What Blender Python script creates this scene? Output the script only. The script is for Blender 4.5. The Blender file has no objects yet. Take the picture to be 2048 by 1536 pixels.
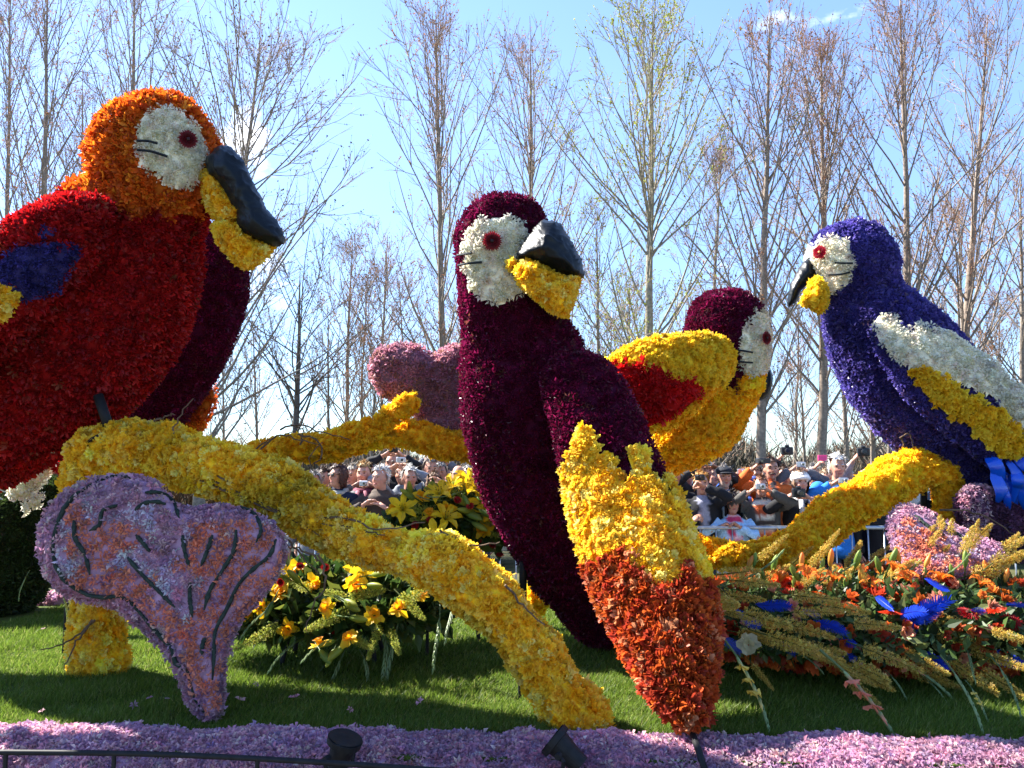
import bpy, math, random
import numpy as np
from mathutils import Vector, Matrix

# ------------------------------------------------------------------ camera, sky, sun, exposure
S = bpy.context.scene
COL = S.collection
FPX = 1595.0                     # focal length in photograph pixels (2048 wide)
PITCH = math.radians(6.2)
CAMZ = 1.65
cam = bpy.data.cameras.new('camera'); cam_o = bpy.data.objects.new('camera', cam); COL.objects.link(cam_o)
cam.sensor_width = 36.0; cam.lens = 36.0 * FPX / 2048.0
cam.clip_end = 2000.0; cam.clip_start = 0.05
cam_o.location = (0, 0, CAMZ); cam_o.rotation_euler = (math.pi / 2 + PITCH, 0, 0)
S.camera = cam_o

SUN_EL = math.radians(43.0)
SUN_AZ = math.radians(-60.0)      # clockwise from +Y (away from the camera); negative = to the left
sun_dir = Vector((math.sin(SUN_AZ) * math.cos(SUN_EL), math.cos(SUN_AZ) * math.cos(SUN_EL), math.sin(SUN_EL)))
W = bpy.data.worlds.new('World'); S.world = W; W.use_nodes = True
nt = W.node_tree; nt.nodes.clear()
n_out = nt.nodes.new('ShaderNodeOutputWorld'); n_bg = nt.nodes.new('ShaderNodeBackground')
n_sky = nt.nodes.new('ShaderNodeTexSky'); n_sky.sky_type = 'NISHITA'; n_sky.sun_disc = False
n_sky.sun_elevation = SUN_EL; n_sky.sun_rotation = SUN_AZ
n_sky.altitude = 0; n_sky.air_density = 1.0; n_sky.dust_density = 0.05; n_sky.ozone_density = 1.6
n_tc = nt.nodes.new('ShaderNodeTexCoord')
n_map = nt.nodes.new('ShaderNodeMapping'); n_map.inputs['Scale'].default_value = (1.0, 1.0, 2.2)
n_map.inputs['Location'].default_value = (0.33, 0.12, 0.0)
n_no = nt.nodes.new('ShaderNodeTexNoise'); n_no.inputs['Scale'].default_value = 3.1; n_no.inputs['Detail'].default_value = 9.0
n_no.inputs['Roughness'].default_value = 0.58
n_rp = nt.nodes.new('ShaderNodeValToRGB')
n_rp.color_ramp.elements[0].position = 0.65; n_rp.color_ramp.elements[0].color = (0, 0, 0, 1)
n_rp.color_ramp.elements[1].position = 0.80; n_rp.color_ramp.elements[1].color = (.85, .85, .85, 1)
n_mx = nt.nodes.new('ShaderNodeMixRGB'); n_mx.inputs['Color2'].default_value = (9.0, 9.2, 9.5, 1)
n_hs = nt.nodes.new('ShaderNodeHueSaturation'); n_hs.inputs['Saturation'].default_value = 1.08
L = nt.links.new
L(n_tc.outputs['Generated'], n_map.inputs['Vector']); L(n_map.outputs['Vector'], n_no.inputs['Vector'])
# one bright puff of cloud low in the sky to the left, where the photograph has it
_u, _v = (492 - 1024.) / FPX, (768 - 285.) / FPX
_pd = Vector((_u, math.cos(PITCH) - _v * math.sin(PITCH), math.sin(PITCH) + _v * math.cos(PITCH))).normalized()
n_dot = nt.nodes.new('ShaderNodeVectorMath'); n_dot.operation = 'DISTANCE'; n_dot.inputs[1].default_value = _pd
n_puff = nt.nodes.new('ShaderNodeMapRange'); n_puff.inputs['From Min'].default_value = .0; n_puff.inputs['From Max'].default_value = .085
n_puff.inputs['To Min'].default_value = .32; n_puff.inputs['To Max'].default_value = 0.0
n_no2 = nt.nodes.new('ShaderNodeTexNoise'); n_no2.inputs['Scale'].default_value = 16; n_no2.inputs['Detail'].default_value = 6
n_mul = nt.nodes.new('ShaderNodeMath'); n_mul.operation = 'MULTIPLY_ADD'; n_mul.inputs[1].default_value = 2.0
n_sum = nt.nodes.new('ShaderNodeMath'); n_sum.operation = 'ADD'
L(n_tc.outputs['Generated'], n_dot.inputs[0]); L(n_dot.outputs['Value'], n_puff.inputs['Value']); L(n_tc.outputs['Generated'], n_no2.inputs['Vector'])
n_mul2 = nt.nodes.new('ShaderNodeMath'); n_mul2.operation = 'MULTIPLY'; L(n_puff.outputs[0], n_mul2.inputs[0]); L(n_no2.outputs['Fac'], n_mul2.inputs[1])
n_mul2b = nt.nodes.new('ShaderNodeMath'); n_mul2b.operation = 'MULTIPLY'; n_mul2b.inputs[1].default_value = 2.0; L(n_mul2.outputs[0], n_mul2b.inputs[0])
nt.nodes.remove(n_mul); L(n_no.outputs['Fac'], n_sum.inputs[0]); L(n_mul2b.outputs[0], n_sum.inputs[1])
L(n_sum.outputs[0], n_rp.inputs['Fac']); L(n_rp.outputs['Color'], n_mx.inputs['Fac'])
L(n_sky.outputs['Color'], n_hs.inputs['Color'])
n_sep = nt.nodes.new('ShaderNodeSeparateXYZ'); L(n_tc.outputs['Generated'], n_sep.inputs[0])
n_hz = nt.nodes.new('ShaderNodeValToRGB'); n_hz.color_ramp.elements[0].position = 0.0; n_hz.color_ramp.elements[0].color = (.46, .56, .72, 1)
n_hz.color_ramp.elements[1].position = 0.42; n_hz.color_ramp.elements[1].color = (.98, .92, 1.0, 1); L(n_sep.outputs['Z'], n_hz.inputs['Fac'])
n_tint = nt.nodes.new('ShaderNodeMixRGB'); n_tint.blend_type = 'MULTIPLY'; n_tint.inputs[0].default_value = 1.0; L(n_hz.outputs['Color'], n_tint.inputs['Color2'])
L(n_hs.outputs['Color'], n_tint.inputs['Color1']); L(n_tint.outputs['Color'], n_mx.inputs['Color1']); L(n_mx.outputs['Color'], n_bg.inputs['Color']); n_bg.inputs['Strength'].default_value = 0.092
L(n_bg.outputs['Background'], n_out.inputs['Surface'])

sl = bpy.data.lights.new('sun', 'SUN'); sl.energy = 5.0; sl.angle = math.radians(0.53); sl.color = (1.0, 0.95, 0.87)
sun_o = bpy.data.objects.new('sun', sl); COL.objects.link(sun_o); sun_o.location = (-20, 10, 30)
sun_o.rotation_euler = (-sun_dir).to_track_quat('-Z', 'Y').to_euler()

S.view_settings.view_transform = 'Standard'; S.view_settings.look = 'None'
S.view_settings.exposure = 2.12; S.view_settings.gamma = 1.0; S.view_settings.use_curve_mapping = False
S.render.engine = 'CYCLES'
S.cycles.use_denoising = True
S.cycles.max_bounces = 10; S.cycles.diffuse_bounces = 6; S.cycles.glossy_bounces = 2
S.cycles.transmission_bounces = 7; S.cycles.transparent_max_bounces = 8
S.cycles.caustics_reflective = False; S.cycles.caustics_refractive = False
S.cycles.sample_clamp_indirect = 6.0

rng = np.random.default_rng(7)
PI = math.pi
CAM = np.array([0, 0, CAMZ])
CP, SP = math.cos(PITCH), math.sin(PITCH)

# ------------------------------------------------------------------ geometry helpers
def at(px, py, Y):
    u = (px - 1024.0) / FPX; v = (768.0 - py) / FPX
    dy = CP - v * SP; dz = SP + v * CP
    t = Y / dy
    return np.array([u * t, Y, CAMZ + dz * t])

def proj(P):
    d = np.asarray(P) - CAM
    zc = d[..., 1] * CP + d[..., 2] * SP
    yc = -d[..., 1] * SP + d[..., 2] * CP
    return np.stack([1024 + FPX * d[..., 0] / zc, 768 - FPX * yc / zc], -1)

def norm(a):
    return a / np.maximum(np.linalg.norm(a, axis=-1, keepdims=True), 1e-9)

def in_poly(p, poly):
    poly = np.asarray(poly, float); x, y = p[:, 0], p[:, 1]
    inside = np.zeros(len(p), bool); j = len(poly) - 1
    for i in range(len(poly)):
        xi, yi = poly[i]; xj, yj = poly[j]
        c = ((yi > y) != (yj > y)) & (x < (xj - xi) * (y - yi) / (yj - yi + 1e-12) + xi)
        inside ^= c; j = i
    return inside

def merge(parts):
    Vs, Fs, n = [], [], 0
    for V, F in parts:
        Vs.append(V); Fs.append(F + n); n += len(V)
    return np.concatenate(Vs), np.concatenate(Fs)

def quads_grid(nu, nv, closed=True):
    """faces (tris) for a grid of nu rings with nv points each"""
    i = np.arange(nu - 1)[:, None]; j = np.arange(nv if closed else nv - 1)[None, :]
    a = i * nv + j; b = i * nv + (j + 1) % nv; c = a + nv; d = b + nv
    return np.concatenate([np.stack([a, b, d], -1).reshape(-1, 3), np.stack([a, d, c], -1).reshape(-1, 3)])

def tubes(P, R, ns=5, cap=True):
    """batch of tubes: P (N,k,3), R (N,k)"""
    P = np.asarray(P, float); R = np.asarray(R, float)
    if P.ndim == 2: P = P[None]; R = R[None]
    N, k, _ = P.shape
    T = np.empty_like(P); T[:, 1:-1] = P[:, 2:] - P[:, :-2]; T[:, 0] = P[:, 1] - P[:, 0]; T[:, -1] = P[:, -1] - P[:, -2]
    T = norm(T)
    mean = norm(P[:, -1] - P[:, 0] + 1e-6)
    ref = np.where(np.abs(mean[:, 1:2]) < .75, np.array([[0, 1., 0]]), np.array([[1., 0, 0]]))
    ref = np.repeat(ref[:, None], k, 1)
    A = norm(np.cross(T, ref)); B = np.cross(T, A)
    th = np.arange(ns) * 2 * PI / ns
    V = P[:, :, None] + R[:, :, None, None] * (A[:, :, None] * np.cos(th)[None, None, :, None] + B[:, :, None] * np.sin(th)[None, None, :, None])
    V = V.reshape(-1, 3)
    F0 = quads_grid(k, ns)[:, ::-1]
    if cap and ns > 2:
        c0 = np.array([[0, i, i + 1] for i in range(1, ns - 1)]); c1 = np.array([[(k - 1) * ns, (k - 1) * ns + i + 1, (k - 1) * ns + i] for i in range(1, ns - 1)])
        F0 = np.concatenate([F0, c0, c1])
    F = (F0[None] + (np.arange(N) * k * ns)[:, None, None]).reshape(-1, 3)
    return V, F

def spline(pts, n):
    pts = np.asarray(pts, float)
    d = np.concatenate([[0], np.cumsum(np.maximum(np.linalg.norm(np.diff(pts[:, :3], axis=0), axis=1), 1e-6))])
    t = np.linspace(0, d[-1], n); out = np.empty((n, pts.shape[1]))
    m = np.gradient(pts, d, axis=0) if len(pts) > 2 else np.repeat((pts[1:] - pts[:1]) / d[-1], 2, 0)
    idx = np.clip(np.searchsorted(d, t, side='right') - 1, 0, len(pts) - 2)
    h = (d[idx + 1] - d[idx])[:, None]; s = ((t - d[idx])[:, None]) / h
    out = (2 * s**3 - 3 * s**2 + 1) * pts[idx] + (s**3 - 2 * s**2 + s) * h * m[idx] + (-2 * s**3 + 3 * s**2) * pts[idx + 1] + (s**3 - s**2) * h * m[idx + 1]
    return out

def loft(st, n=60, ns=48, ratio=1.0, end_round=True):
    """st rows: px, py, halfwidth_px, Y [, ratio]; a solid with elliptic sections, closed ends"""
    st = np.asarray([list(r) + ([ratio] if len(r) == 4 else []) for r in st], float)
    s = spline(st, n); s[:, 2] = np.maximum(s[:, 2], 0.6)
    C = np.array([at(*r[[0, 1, 3]]) for r in s]); ra = s[:, 2] * s[:, 3] / FPX
    T = np.gradient(C, axis=0); T = norm(T)
    A = norm(np.cross(T, np.array([0, 1., 0]))); B = norm(np.cross(T, A))
    th = np.arange(ns) * 2 * PI / ns
    V = C[:, None] + (A[:, None] * np.cos(th)[None, :, None]) * ra[:, None, None] + (B[:, None] * np.sin(th)[None, :, None]) * (ra * s[:, 4])[:, None, None]
    V = V.reshape(-1, 3); F = quads_grid(n, ns)
    i0 = len(V); V = np.concatenate([V, C[:1], C[-1:]])
    j = np.arange(ns); jn = (j + 1) % ns
    F = np.concatenate([F, np.stack([np.full(ns, i0), jn, j], -1), np.stack([np.full(ns, i0 + 1), (n - 1) * ns + j, (n - 1) * ns + jn], -1)])
    return outward(V, F)

def outward(V, F):
    c = V[F]; vol = np.einsum('ij,ij->i', c[:, 0], np.cross(c[:, 1], c[:, 2])).sum()
    ctr = V.mean(0); c = c - ctr; vol = np.einsum('ij,ij->i', c[:, 0], np.cross(c[:, 1], c[:, 2])).sum()
    return (V, F) if vol > 0 else (V, F[:, ::-1].copy())

def vnormals(V, F):
    c = V[F]; fn = np.cross(c[:, 1] - c[:, 0], c[:, 2] - c[:, 0]); N = np.zeros_like(V)
    for k in range(3): np.add.at(N, F[:, k], fn)
    return norm(N)

def ellipsoid(c, r, nu=10, nv=14, M=None):
    th = np.linspace(0, PI, nu + 1); ph = np.arange(nv) * 2 * PI / nv
    V = np.stack([np.sin(th)[:, None] * np.cos(ph), np.sin(th)[:, None] * np.sin(ph), np.cos(th)[:, None] * np.ones(nv)], -1).reshape(-1, 3)
    F = quads_grid(nu + 1, nv)[:, ::-1]
    V = V * np.asarray(r, float)
    if M is not None: V = V @ np.asarray(M).T
    return V + np.asarray(c, float), F

def box(c, s, M=None):
    V = np.array([[x, y, z] for x in (-.5, .5) for y in (-.5, .5) for z in (-.5, .5)]) * np.asarray(s, float)
    F = np.array([[0, 1, 3], [0, 3, 2], [4, 6, 7], [4, 7, 5], [0, 4, 5], [0, 5, 1], [2, 3, 7], [2, 7, 6], [0, 2, 6], [0, 6, 4], [1, 5, 7], [1, 7, 3]])
    if M is not None: V = V @ np.asarray(M).T
    return V + np.asarray(c, float), F

def bbox_bevel(c, s, b, M=None):
    """box with bevelled edges (chamfer)"""
    hx, hy, hz = np.asarray(s, float) / 2
    rings = []
    for z, ins in ((-hz, b), (-hz + b, 0), (hz - b, 0), (hz, b)):
        x, y = hx - ins, hy - ins; k = b
        rings.append([(x - k, -y, z), (x, -y + k, z), (x, y - k, z), (x - k, y, z), (-x + k, y, z), (-x, y - k, z), (-x, -y + k, z), (-x + k, -y, z)])
    V = np.array(rings).reshape(-1, 3); F = quads_grid(4, 8)
    F = np.concatenate([F, [[0, i + 1, i] for i in range(1, 7)], [[24, 24 + i, 25 + i] for i in range(1, 7)]])
    if M is not None: V = V @ np.asarray(M).T
    return V + np.asarray(c, float), F

def frame_z(d, roll=0.0):
    """rotation matrix whose z axis is d"""
    d = norm(np.asarray(d, float)); ref = np.array([0, 0, 1.]) if abs(d[2]) < .9 else np.array([1., 0, 0])
    x = norm(np.cross(ref, d)); y = np.cross(d, x)
    c, s = math.cos(roll), math.sin(roll)
    return np.stack([c * x + s * y, -s * x + c * y, d], 1)

# ------------------------------------------------------------------ mesh / object helpers
def mk_mesh(name, V, F, mat=None, col=None, smooth=False):
    V = np.ascontiguousarray(V, np.float32); F = np.ascontiguousarray(F, np.int32)
    me = bpy.data.meshes.new(name)
    me.vertices.add(len(V)); me.vertices.foreach_set('co', V.ravel())
    me.loops.add(F.size); me.loops.foreach_set('vertex_index', F.ravel())
    me.polygons.add(len(F)); me.polygons.foreach_set('loop_start', np.arange(0, F.size, 3, dtype=np.int32))
    me.polygons.foreach_set('use_smooth', np.full(len(F), smooth))
    if col is not None:
        col = np.asarray(col, np.float32)
        if col.ndim == 1: col = np.repeat(col[None], len(V), 0)
        a = me.color_attributes.new('Col', 'FLOAT_COLOR', 'POINT')
        a.data.foreach_set('color', np.concatenate([col, np.ones((len(col), 1), np.float32)], 1).ravel())
    if mat is not None: me.materials.append(mat)
    me.update(); me.validate()
    return me

def link(name, me, parent=None, loc=None):
    o = bpy.data.objects.new(name, me); COL.objects.link(o)
    if parent is not None: o.parent = parent
    if loc is not None: o.location = loc
    return o

def tag(o, label=None, cat=None, group=None, kind=None):
    for k, v in (('label', label), ('category', cat), ('group', group), ('kind', kind)):
        if v: o[k] = v
    return o

def thing(name, loc, label, cat, group=None):
    o = bpy.data.objects.new(name, None); COL.objects.link(o); o.location = loc; o.empty_display_size = .1
    return tag(o, label, cat, group)

def part(root, name, V, F, mat, col=None, smooth=False, kind=None, label=None):
    """a part given in world coordinates under an unrotated Empty"""
    o = link(name, mk_mesh(name, V, F, mat, col, smooth), root, -root.location)
    return tag(o, label, None, None, kind)

def sub(par, name, V, F, mat, col=None, smooth=False, kind=None, label=None):
    o = link(name, mk_mesh(name, V, F, mat, col, smooth), par)
    return tag(o, label, None, None, kind)

# ------------------------------------------------------------------ materials
def new_mat(name):
    m = bpy.data.materials.new(name); m.use_nodes = True; n = m.node_tree; n.nodes.clear()
    o = n.nodes.new('ShaderNodeOutputMaterial'); return m, n, o

def petal_mat(name, trans=.35, rough=.5, spec=.35, sat=1.0):
    m, n, o = new_mat(name)
    a = n.nodes.new('ShaderNodeVertexColor'); a.layer_name = 'Col'
    p = n.nodes.new('ShaderNodeBsdfPrincipled'); p.inputs['Roughness'].default_value = rough
    p.inputs['Specular IOR Level'].default_value = spec
    t = n.nodes.new('ShaderNodeBsdfTranslucent'); x = n.nodes.new('ShaderNodeMixShader'); x.inputs[0].default_value = trans
    n.links.new(a.outputs['Color'], p.inputs['Base Color']); n.links.new(a.outputs['Color'], t.inputs['Color'])
    n.links.new(p.outputs[0], x.inputs[1]); n.links.new(t.outputs[0], x.inputs[2]); n.links.new(x.outputs[0], o.inputs[0])
    return m

def col_mat(name, rough=.7, spec=.3, nscale=0, namt=.25, bump=0):
    """vertex colour with a bit of procedural variation"""
    m, n, o = new_mat(name)
    a = n.nodes.new('ShaderNodeVertexColor'); a.layer_name = 'Col'
    p = n.nodes.new('ShaderNodeBsdfPrincipled'); p.inputs['Roughness'].default_value = rough; p.inputs['Specular IOR Level'].default_value = spec
    src = a.outputs['Color']
    if nscale:
        tc = n.nodes.new('ShaderNodeTexCoord'); no = n.nodes.new('ShaderNodeTexNoise'); no.inputs['Scale'].default_value = nscale; no.inputs['Detail'].default_value = 5
        n.links.new(tc.outputs['Object'], no.inputs['Vector'])
        mr = n.nodes.new('ShaderNodeMapRange'); mr.inputs['From Min'].default_value = .3; mr.inputs['From Max'].default_value = .7
        mr.inputs['To Min'].default_value = 1 - namt; mr.inputs['To Max'].default_value = 1 + namt
        mu = n.nodes.new('ShaderNodeMixRGB'); mu.blend_type = 'MULTIPLY'; mu.inputs[0].default_value = 1
        n.links.new(no.outputs['Fac'], mr.inputs['Value']); n.links.new(src, mu.inputs[1]); n.links.new(mr.outputs[0], mu.inputs[2]); src = mu.outputs[0]
        if bump:
            b = n.nodes.new('ShaderNodeBump'); b.inputs['Strength'].default_value = bump; b.inputs['Distance'].default_value = .01
            n.links.new(no.outputs['Fac'], b.inputs['Height']); n.links.new(b.outputs[0], p.inputs['Normal'])
    n.links.new(src, p.inputs['Base Color']); n.links.new(p.outputs[0], o.inputs[0])
    return m

def plain(name, c, rough=.6, metal=0., spec=.4, nscale=0, c2=None, bump=0, coord='Object', lo=.35, hi=.65):
    m, n, o = new_mat(name)
    p = n.nodes.new('ShaderNodeBsdfPrincipled'); p.inputs['Roughness'].default_value = rough; p.inputs['Metallic'].default_value = metal
    p.inputs['Specular IOR Level'].default_value = spec; p.inputs['Base Color'].default_value = (*c, 1)
    if nscale:
        tc = n.nodes.new('ShaderNodeTexCoord'); no = n.nodes.new('ShaderNodeTexNoise'); no.inputs['Scale'].default_value = nscale; no.inputs['Detail'].default_value = 8
        n.links.new(tc.outputs[coord], no.inputs['Vector'])
        r = n.nodes.new('ShaderNodeValToRGB'); r.color_ramp.elements[0].position = lo; r.color_ramp.elements[1].position = hi
        r.color_ramp.elements[0].color = (*c, 1); r.color_ramp.elements[1].color = (*(c2 or [min(1, v * 1.5) for v in c]), 1)
        n.links.new(no.outputs['Fac'], r.inputs[0]); n.links.new(r.outputs[0], p.inputs['Base Color'])
        if bump:
            b = n.nodes.new('ShaderNodeBump'); b.inputs['Strength'].default_value = bump; b.inputs['Distance'].default_value = .02
            n.links.new(no.outputs['Fac'], b.inputs['Height']); n.links.new(b.outputs[0], p.inputs['Normal'])
    n.links.new(p.outputs[0], o.inputs[0])
    return m

M_PETAL = petal_mat('petal', .46, .5, .3)
M_FLORET = petal_mat('waxy_floret', .42, .36, .5)
M_LEAF = petal_mat('leaf', .42, .45, .4)
M_BUD = petal_mat('bud_scale', .35, .9, .05)
M_GRASS = petal_mat('grass_blade', .5, .5, .3)
M_CORE = col_mat('floral_foam', .9, .1, 30, .3)
M_BLACK = plain('black_plastic_sheet', (.003, .0045, .0065), .42, 0, .22, 9, (.006, .009, .012), .5)
M_STEEL = plain('black_steel', (.005, .005, .006), .6, 0, .25, 40, (.012, .012, .013))
M_GALV = plain('galvanised_steel', (.36, .38, .40), .42, .8, .5, 25, (.5, .52, .54))
M_BARK = col_mat('bark', .85, .2, 14, .35, .6)
M_TWIG = col_mat('twig', .8, .2)
M_VEIN = plain('dark_moss_rope', (.012, .02, .016), .8, 0, .2, 60, (.03, .045, .035), .6)
M_CLOTH = col_mat('cloth', .8, .2, 60, .18, .3)
M_SKIN = col_mat('skin', .5, .35, 20, .08)
M_HAIR = col_mat('hair', .55, .35, 70, .35, .8)
M_CAMB = plain('camera_black', (.015, .015, .016), .35, 0, .5)
M_CAMS = plain('camera_silver', (.5, .5, .52), .3, .7, .5)
M_PINK = plain('pink_plastic', (.75, .04, .2), .35)
M_DARK = plain('dark_detail', (.02, .015, .012), .4)
M_BLUEF = petal_mat('dyed_blue_feather', .2, .4, .45)
M_VINYL = plain('blue_vinyl', (.004, .07, .55), .22, 0, .6, 6, (.006, .1, .7), .3)
M_GLASS_DARK = plain('dark_window_glass', (.02, .025, .03), .08, 0, .8)

# ------------------------------------------------------------------ flower templates: (V, F, t) with z = out of the surface
def t_star(seed, n=6, L=1.0, Wd=.15, zm=.5, zt=.25):
    r = np.random.default_rng(seed); V, F, T = [], [], []
    for k in range(n):
        a = 2 * PI * k / n + r.normal(0, .12); l = L * r.uniform(.85, 1.12); w = Wd * r.uniform(.85, 1.2)
        c, s = math.cos(a), math.sin(a); b = len(V); tw = r.normal(0, .06)
        for (x, y, z) in ((.08, 0, 0), (.55 * l, w, zm + tw), (.55 * l, -w, zm - tw), (l, 0, zt + r.normal(0, .1))):
            V.append((c * x - s * y, s * x + c * y, z))
        F += [(b, b + 2, b + 3), (b, b + 3, b + 1)]; T += [0, .6, .6, 1]
    return np.array(V), np.array(F), np.array(T)

def t_ruffle(seed, rings=((6, 1.0, .36, .30, .24), (5, .72, .30, .46, .5), (4, .42, .24, .58, .7))):
    """broad petals in rings: n, length, half width, mid height, tip height"""
    r = np.random.default_rng(seed); V, F, T = [], [], []
    for q, (n, L_, w_, zm, zt) in enumerate(rings):
        for k in range(n):
            a = 2 * PI * (k + .5 * q) / n + r.normal(0, .2); l = L_ * r.uniform(.75, 1.2); w = w_ * r.uniform(.8, 1.2)
            c, s = math.cos(a), math.sin(a); b = len(V); tw = r.normal(0, .12, 2); zt2 = zt + r.normal(0, .18)
            for (x, y, z) in ((.05, 0, 0), (.55 * l, w, zm + tw[0]), (.5 * l, -w, zm - tw[0]), (l * .97, .42 * w, zt2 + tw[1]), (l, -.36 * w, zt2 - tw[1])):
                V.append((c * x - s * y, s * x + c * y, z))
            F += [(b, b + 3, b + 1), (b, b + 4, b + 3), (b, b + 2, b + 4)]
            T += [0, .5, .5, 1, 1]
    return np.array(V), np.array(F), np.array(T)

STARS = [t_star(i) for i in range(5)]
NEEDLE = [t_star(20 + i, 6, 1.0, .15, .55, .5) for i in range(4)]
RUFF = [t_ruffle(i) for i in range(5)]
TULIP = [t_ruffle(40 + i, ((5, .95, .42, .45, .7), (4, .62, .34, .7, .95))) for i in range(5)]
TUFT = [t_ruffle(60 + i, ((6, 1.0, .26, .45, .62),)) for i in range(5)]

def pal(*cols, jit=.12):
    cs = np.array([c[:3] for c in cols]); w = np.array([c[3] if len(c) > 3 else 1 for c in cols], float); w /= w.sum()
    def f(P, r):
        c = cs[r.choice(len(cs), len(P), p=w)]
        if len(P) > 60:      # batches of flowers differ a little, and a few have wilted
            lo = pattern_noise(P, 5, f=.45) * .10 + pattern_noise(P, 6, f=1.3) * .05; c = c * (1 + lo)[:, None]; k = r.random(len(P)) < .025; c[k] = c[k] * .55 + np.array([.16, .10, .04]) * .45
        return np.clip(c * (1 + r.normal(0, jit, (len(P), 1))) * (1 + r.normal(0, jit * .4, (len(P), 3))), .001, .95)
    return f

P_BURG = pal((.13, .004, .034, 3), (.085, .003, .022, 2), (.22, .010, .066, 1))
P_BLUE = pal((.10, .08, .33, 3), (.065, .052, .25, 2), (.16, .13, .43, 1))
P_NAVY = pal((.04, .035, .17, 2), (.07, .06, .28, 2))
P_RED = pal((.40, .007, .009, 3), (.28, .005, .008, 2), (.52, .014, .012, 1))
P_ORANGE = pal((.74, .155, .012, 3), (.62, .10, .01, 2), (.82, .26, .02, 1.2), (.5, .07, .012, 1))
P_WHITE = pal((.92, .87, .72, 3), (.93, .90, .79, 2), (.84, .78, .57, 1), jit=.07)
P_YEL = pal((.95, .62, .035, 3), (.95, .69, .07, 3), (.92, .52, .015, 1.2), (.95, .80, .22, 1.2), jit=.07)
P_YEL2 = pal((.95, .58, .025, 3), (.95, .64, .04, 3), (.92, .49, .01, 1.4), jit=.07)
P_YELG = pal((.9, .62, .03, 3), (.93, .70, .06, 3), (.88, .55, .02, 1), jit=.06)
P_TIP = pal((.50, .085, .018, 3), (.60, .13, .022, 2), (.42, .05, .022, 2), (.66, .26, .12, .8))
P_LILAC = pal((.62, .33, .43, 3), (.52, .31, .43, 3), (.72, .46, .52, 2), (.44, .30, .44, 1.2), (.78, .62, .60, 1))
P_PINKBR = pal((.56, .26, .33, 3), (.46, .22, .25, 2), (.62, .34, .43, 2), (.40, .23, .17, 1))
P_PLUM = pal((.16, .06, .13, 2), (.11, .05, .10, 2), (.24, .10, .2, 1))
P_SALM = pal((.88, .37, .23, 2), (.82, .31, .20, 1))
P_PALE = pal((.72, .66, .76, 2), (.78, .74, .78, 2), (.58, .50, .66, 1))
P_MOSS = pal((.035, .06, .016, 2), (.05, .085, .02, 2), (.025, .04, .014, 2))

def pattern_noise(P, seed, n=26, f=1.):
    P = P * f; r = np.random.default_rng(seed); out = np.zeros(len(P))
    for _ in range(n):
        k = r.normal(0, 13, 3); out += np.cos(P @ k + r.uniform(0, 2 * PI))
    return out / math.sqrt(n / 2)

def heart_palette(seed, rim=None):
    def f(P, r):
        a = pattern_noise(P, seed, f=1.5); c = np.where((a > .1)[:, None], P_SALM(P, r), np.where((a < -.75)[:, None], P_LILAC(P, r), P_PALE(P, r)))
        mixm = r.random(len(P)) < .16; c[mixm] = P_LILAC(P[mixm], r)
        if rim is not None:
            k = rim(P); c[k] = P_LILAC(P[k], r)
        return c
    return f

def sample(V, F, spacing, seed, cull=-.55, dens=2.2):
    r = np.random.default_rng(seed); c = V[F]; cr = np.cross(c[:, 1] - c[:, 0], c[:, 2] - c[:, 0]); ar = np.linalg.norm(cr, axis=1) / 2
    N = int(ar.sum() / spacing**2 * dens)
    cum = np.cumsum(ar); idx = np.minimum(np.searchsorted(cum, r.random(N) * cum[-1]), len(F) - 1)
    u = r.random((N, 2)); s = np.sqrt(u[:, :1]); w = np.concatenate([1 - s, s * (1 - u[:, 1:]), s * u[:, 1:]], 1)
    P = (c[idx] * w[:, :, None]).sum(1); VN = vnormals(V, F); n = norm((VN[F[idx]] * w[:, :, None]).sum(1))
    key = np.floor(P / spacing + r.random(3)).astype(np.int64); key = key[:, 0] * 73856093 ^ key[:, 1] * 19349663 ^ key[:, 2] * 83492791
    _, first = np.unique(key, return_index=True); P, n = P[first], n[first]
    if cull is not None:
        k = (n * norm(CAM - P)).sum(1) > cull; P, n = P[k], n[k]
    return P, n

def emit(P, n, tmpls, size, palette, seed, tilt=.45, grad=.8, lift=0.0, sj=.22):
    """real flower geometry at every point -> V, F, col"""
    if len(P) == 0: return None
    r = np.random.default_rng(seed); N = len(P)
    n2 = norm(n + r.normal(0, tilt, (N, 3)) * .8)
    k = (n2 * n).sum(1) < .15; n2[k] = n[k]
    ref = norm(r.normal(0, 1, (N, 3))); X = norm(np.cross(n2, ref)); Yv = np.cross(n2, X)
    sc = size * np.clip(1 + r.normal(0, sj, N), .55, 1.6); col = palette(P, r); var = r.integers(0, len(tmpls), N)
    Vs, Fs, Cs, off = [], [], [], 0
    for q, (TV, TF, TT) in enumerate(tmpls):
        m = var == q
        if not m.any(): continue
        R = np.stack([X[m], Yv[m], n2[m]], 1)
        v = (P[m] + n[m] * lift)[:, None] + np.einsum('kc,ncd->nkd', TV, R) * sc[m][:, None, None]
        g = (grad + (1 - grad) * TT)[None, :, None]
        c = np.broadcast_to(col[m][:, None] * g, v.shape)
        f = TF[None] + (np.arange(m.sum()) * len(TV))[:, None, None] + off
        Vs.append(v.reshape(-1, 3)); Cs.append(c.reshape(-1, 3)); Fs.append(f.reshape(-1, 3)); off += v.shape[0] * v.shape[1]
    return np.concatenate(Vs), np.concatenate(Fs), np.concatenate(Cs)

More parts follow.
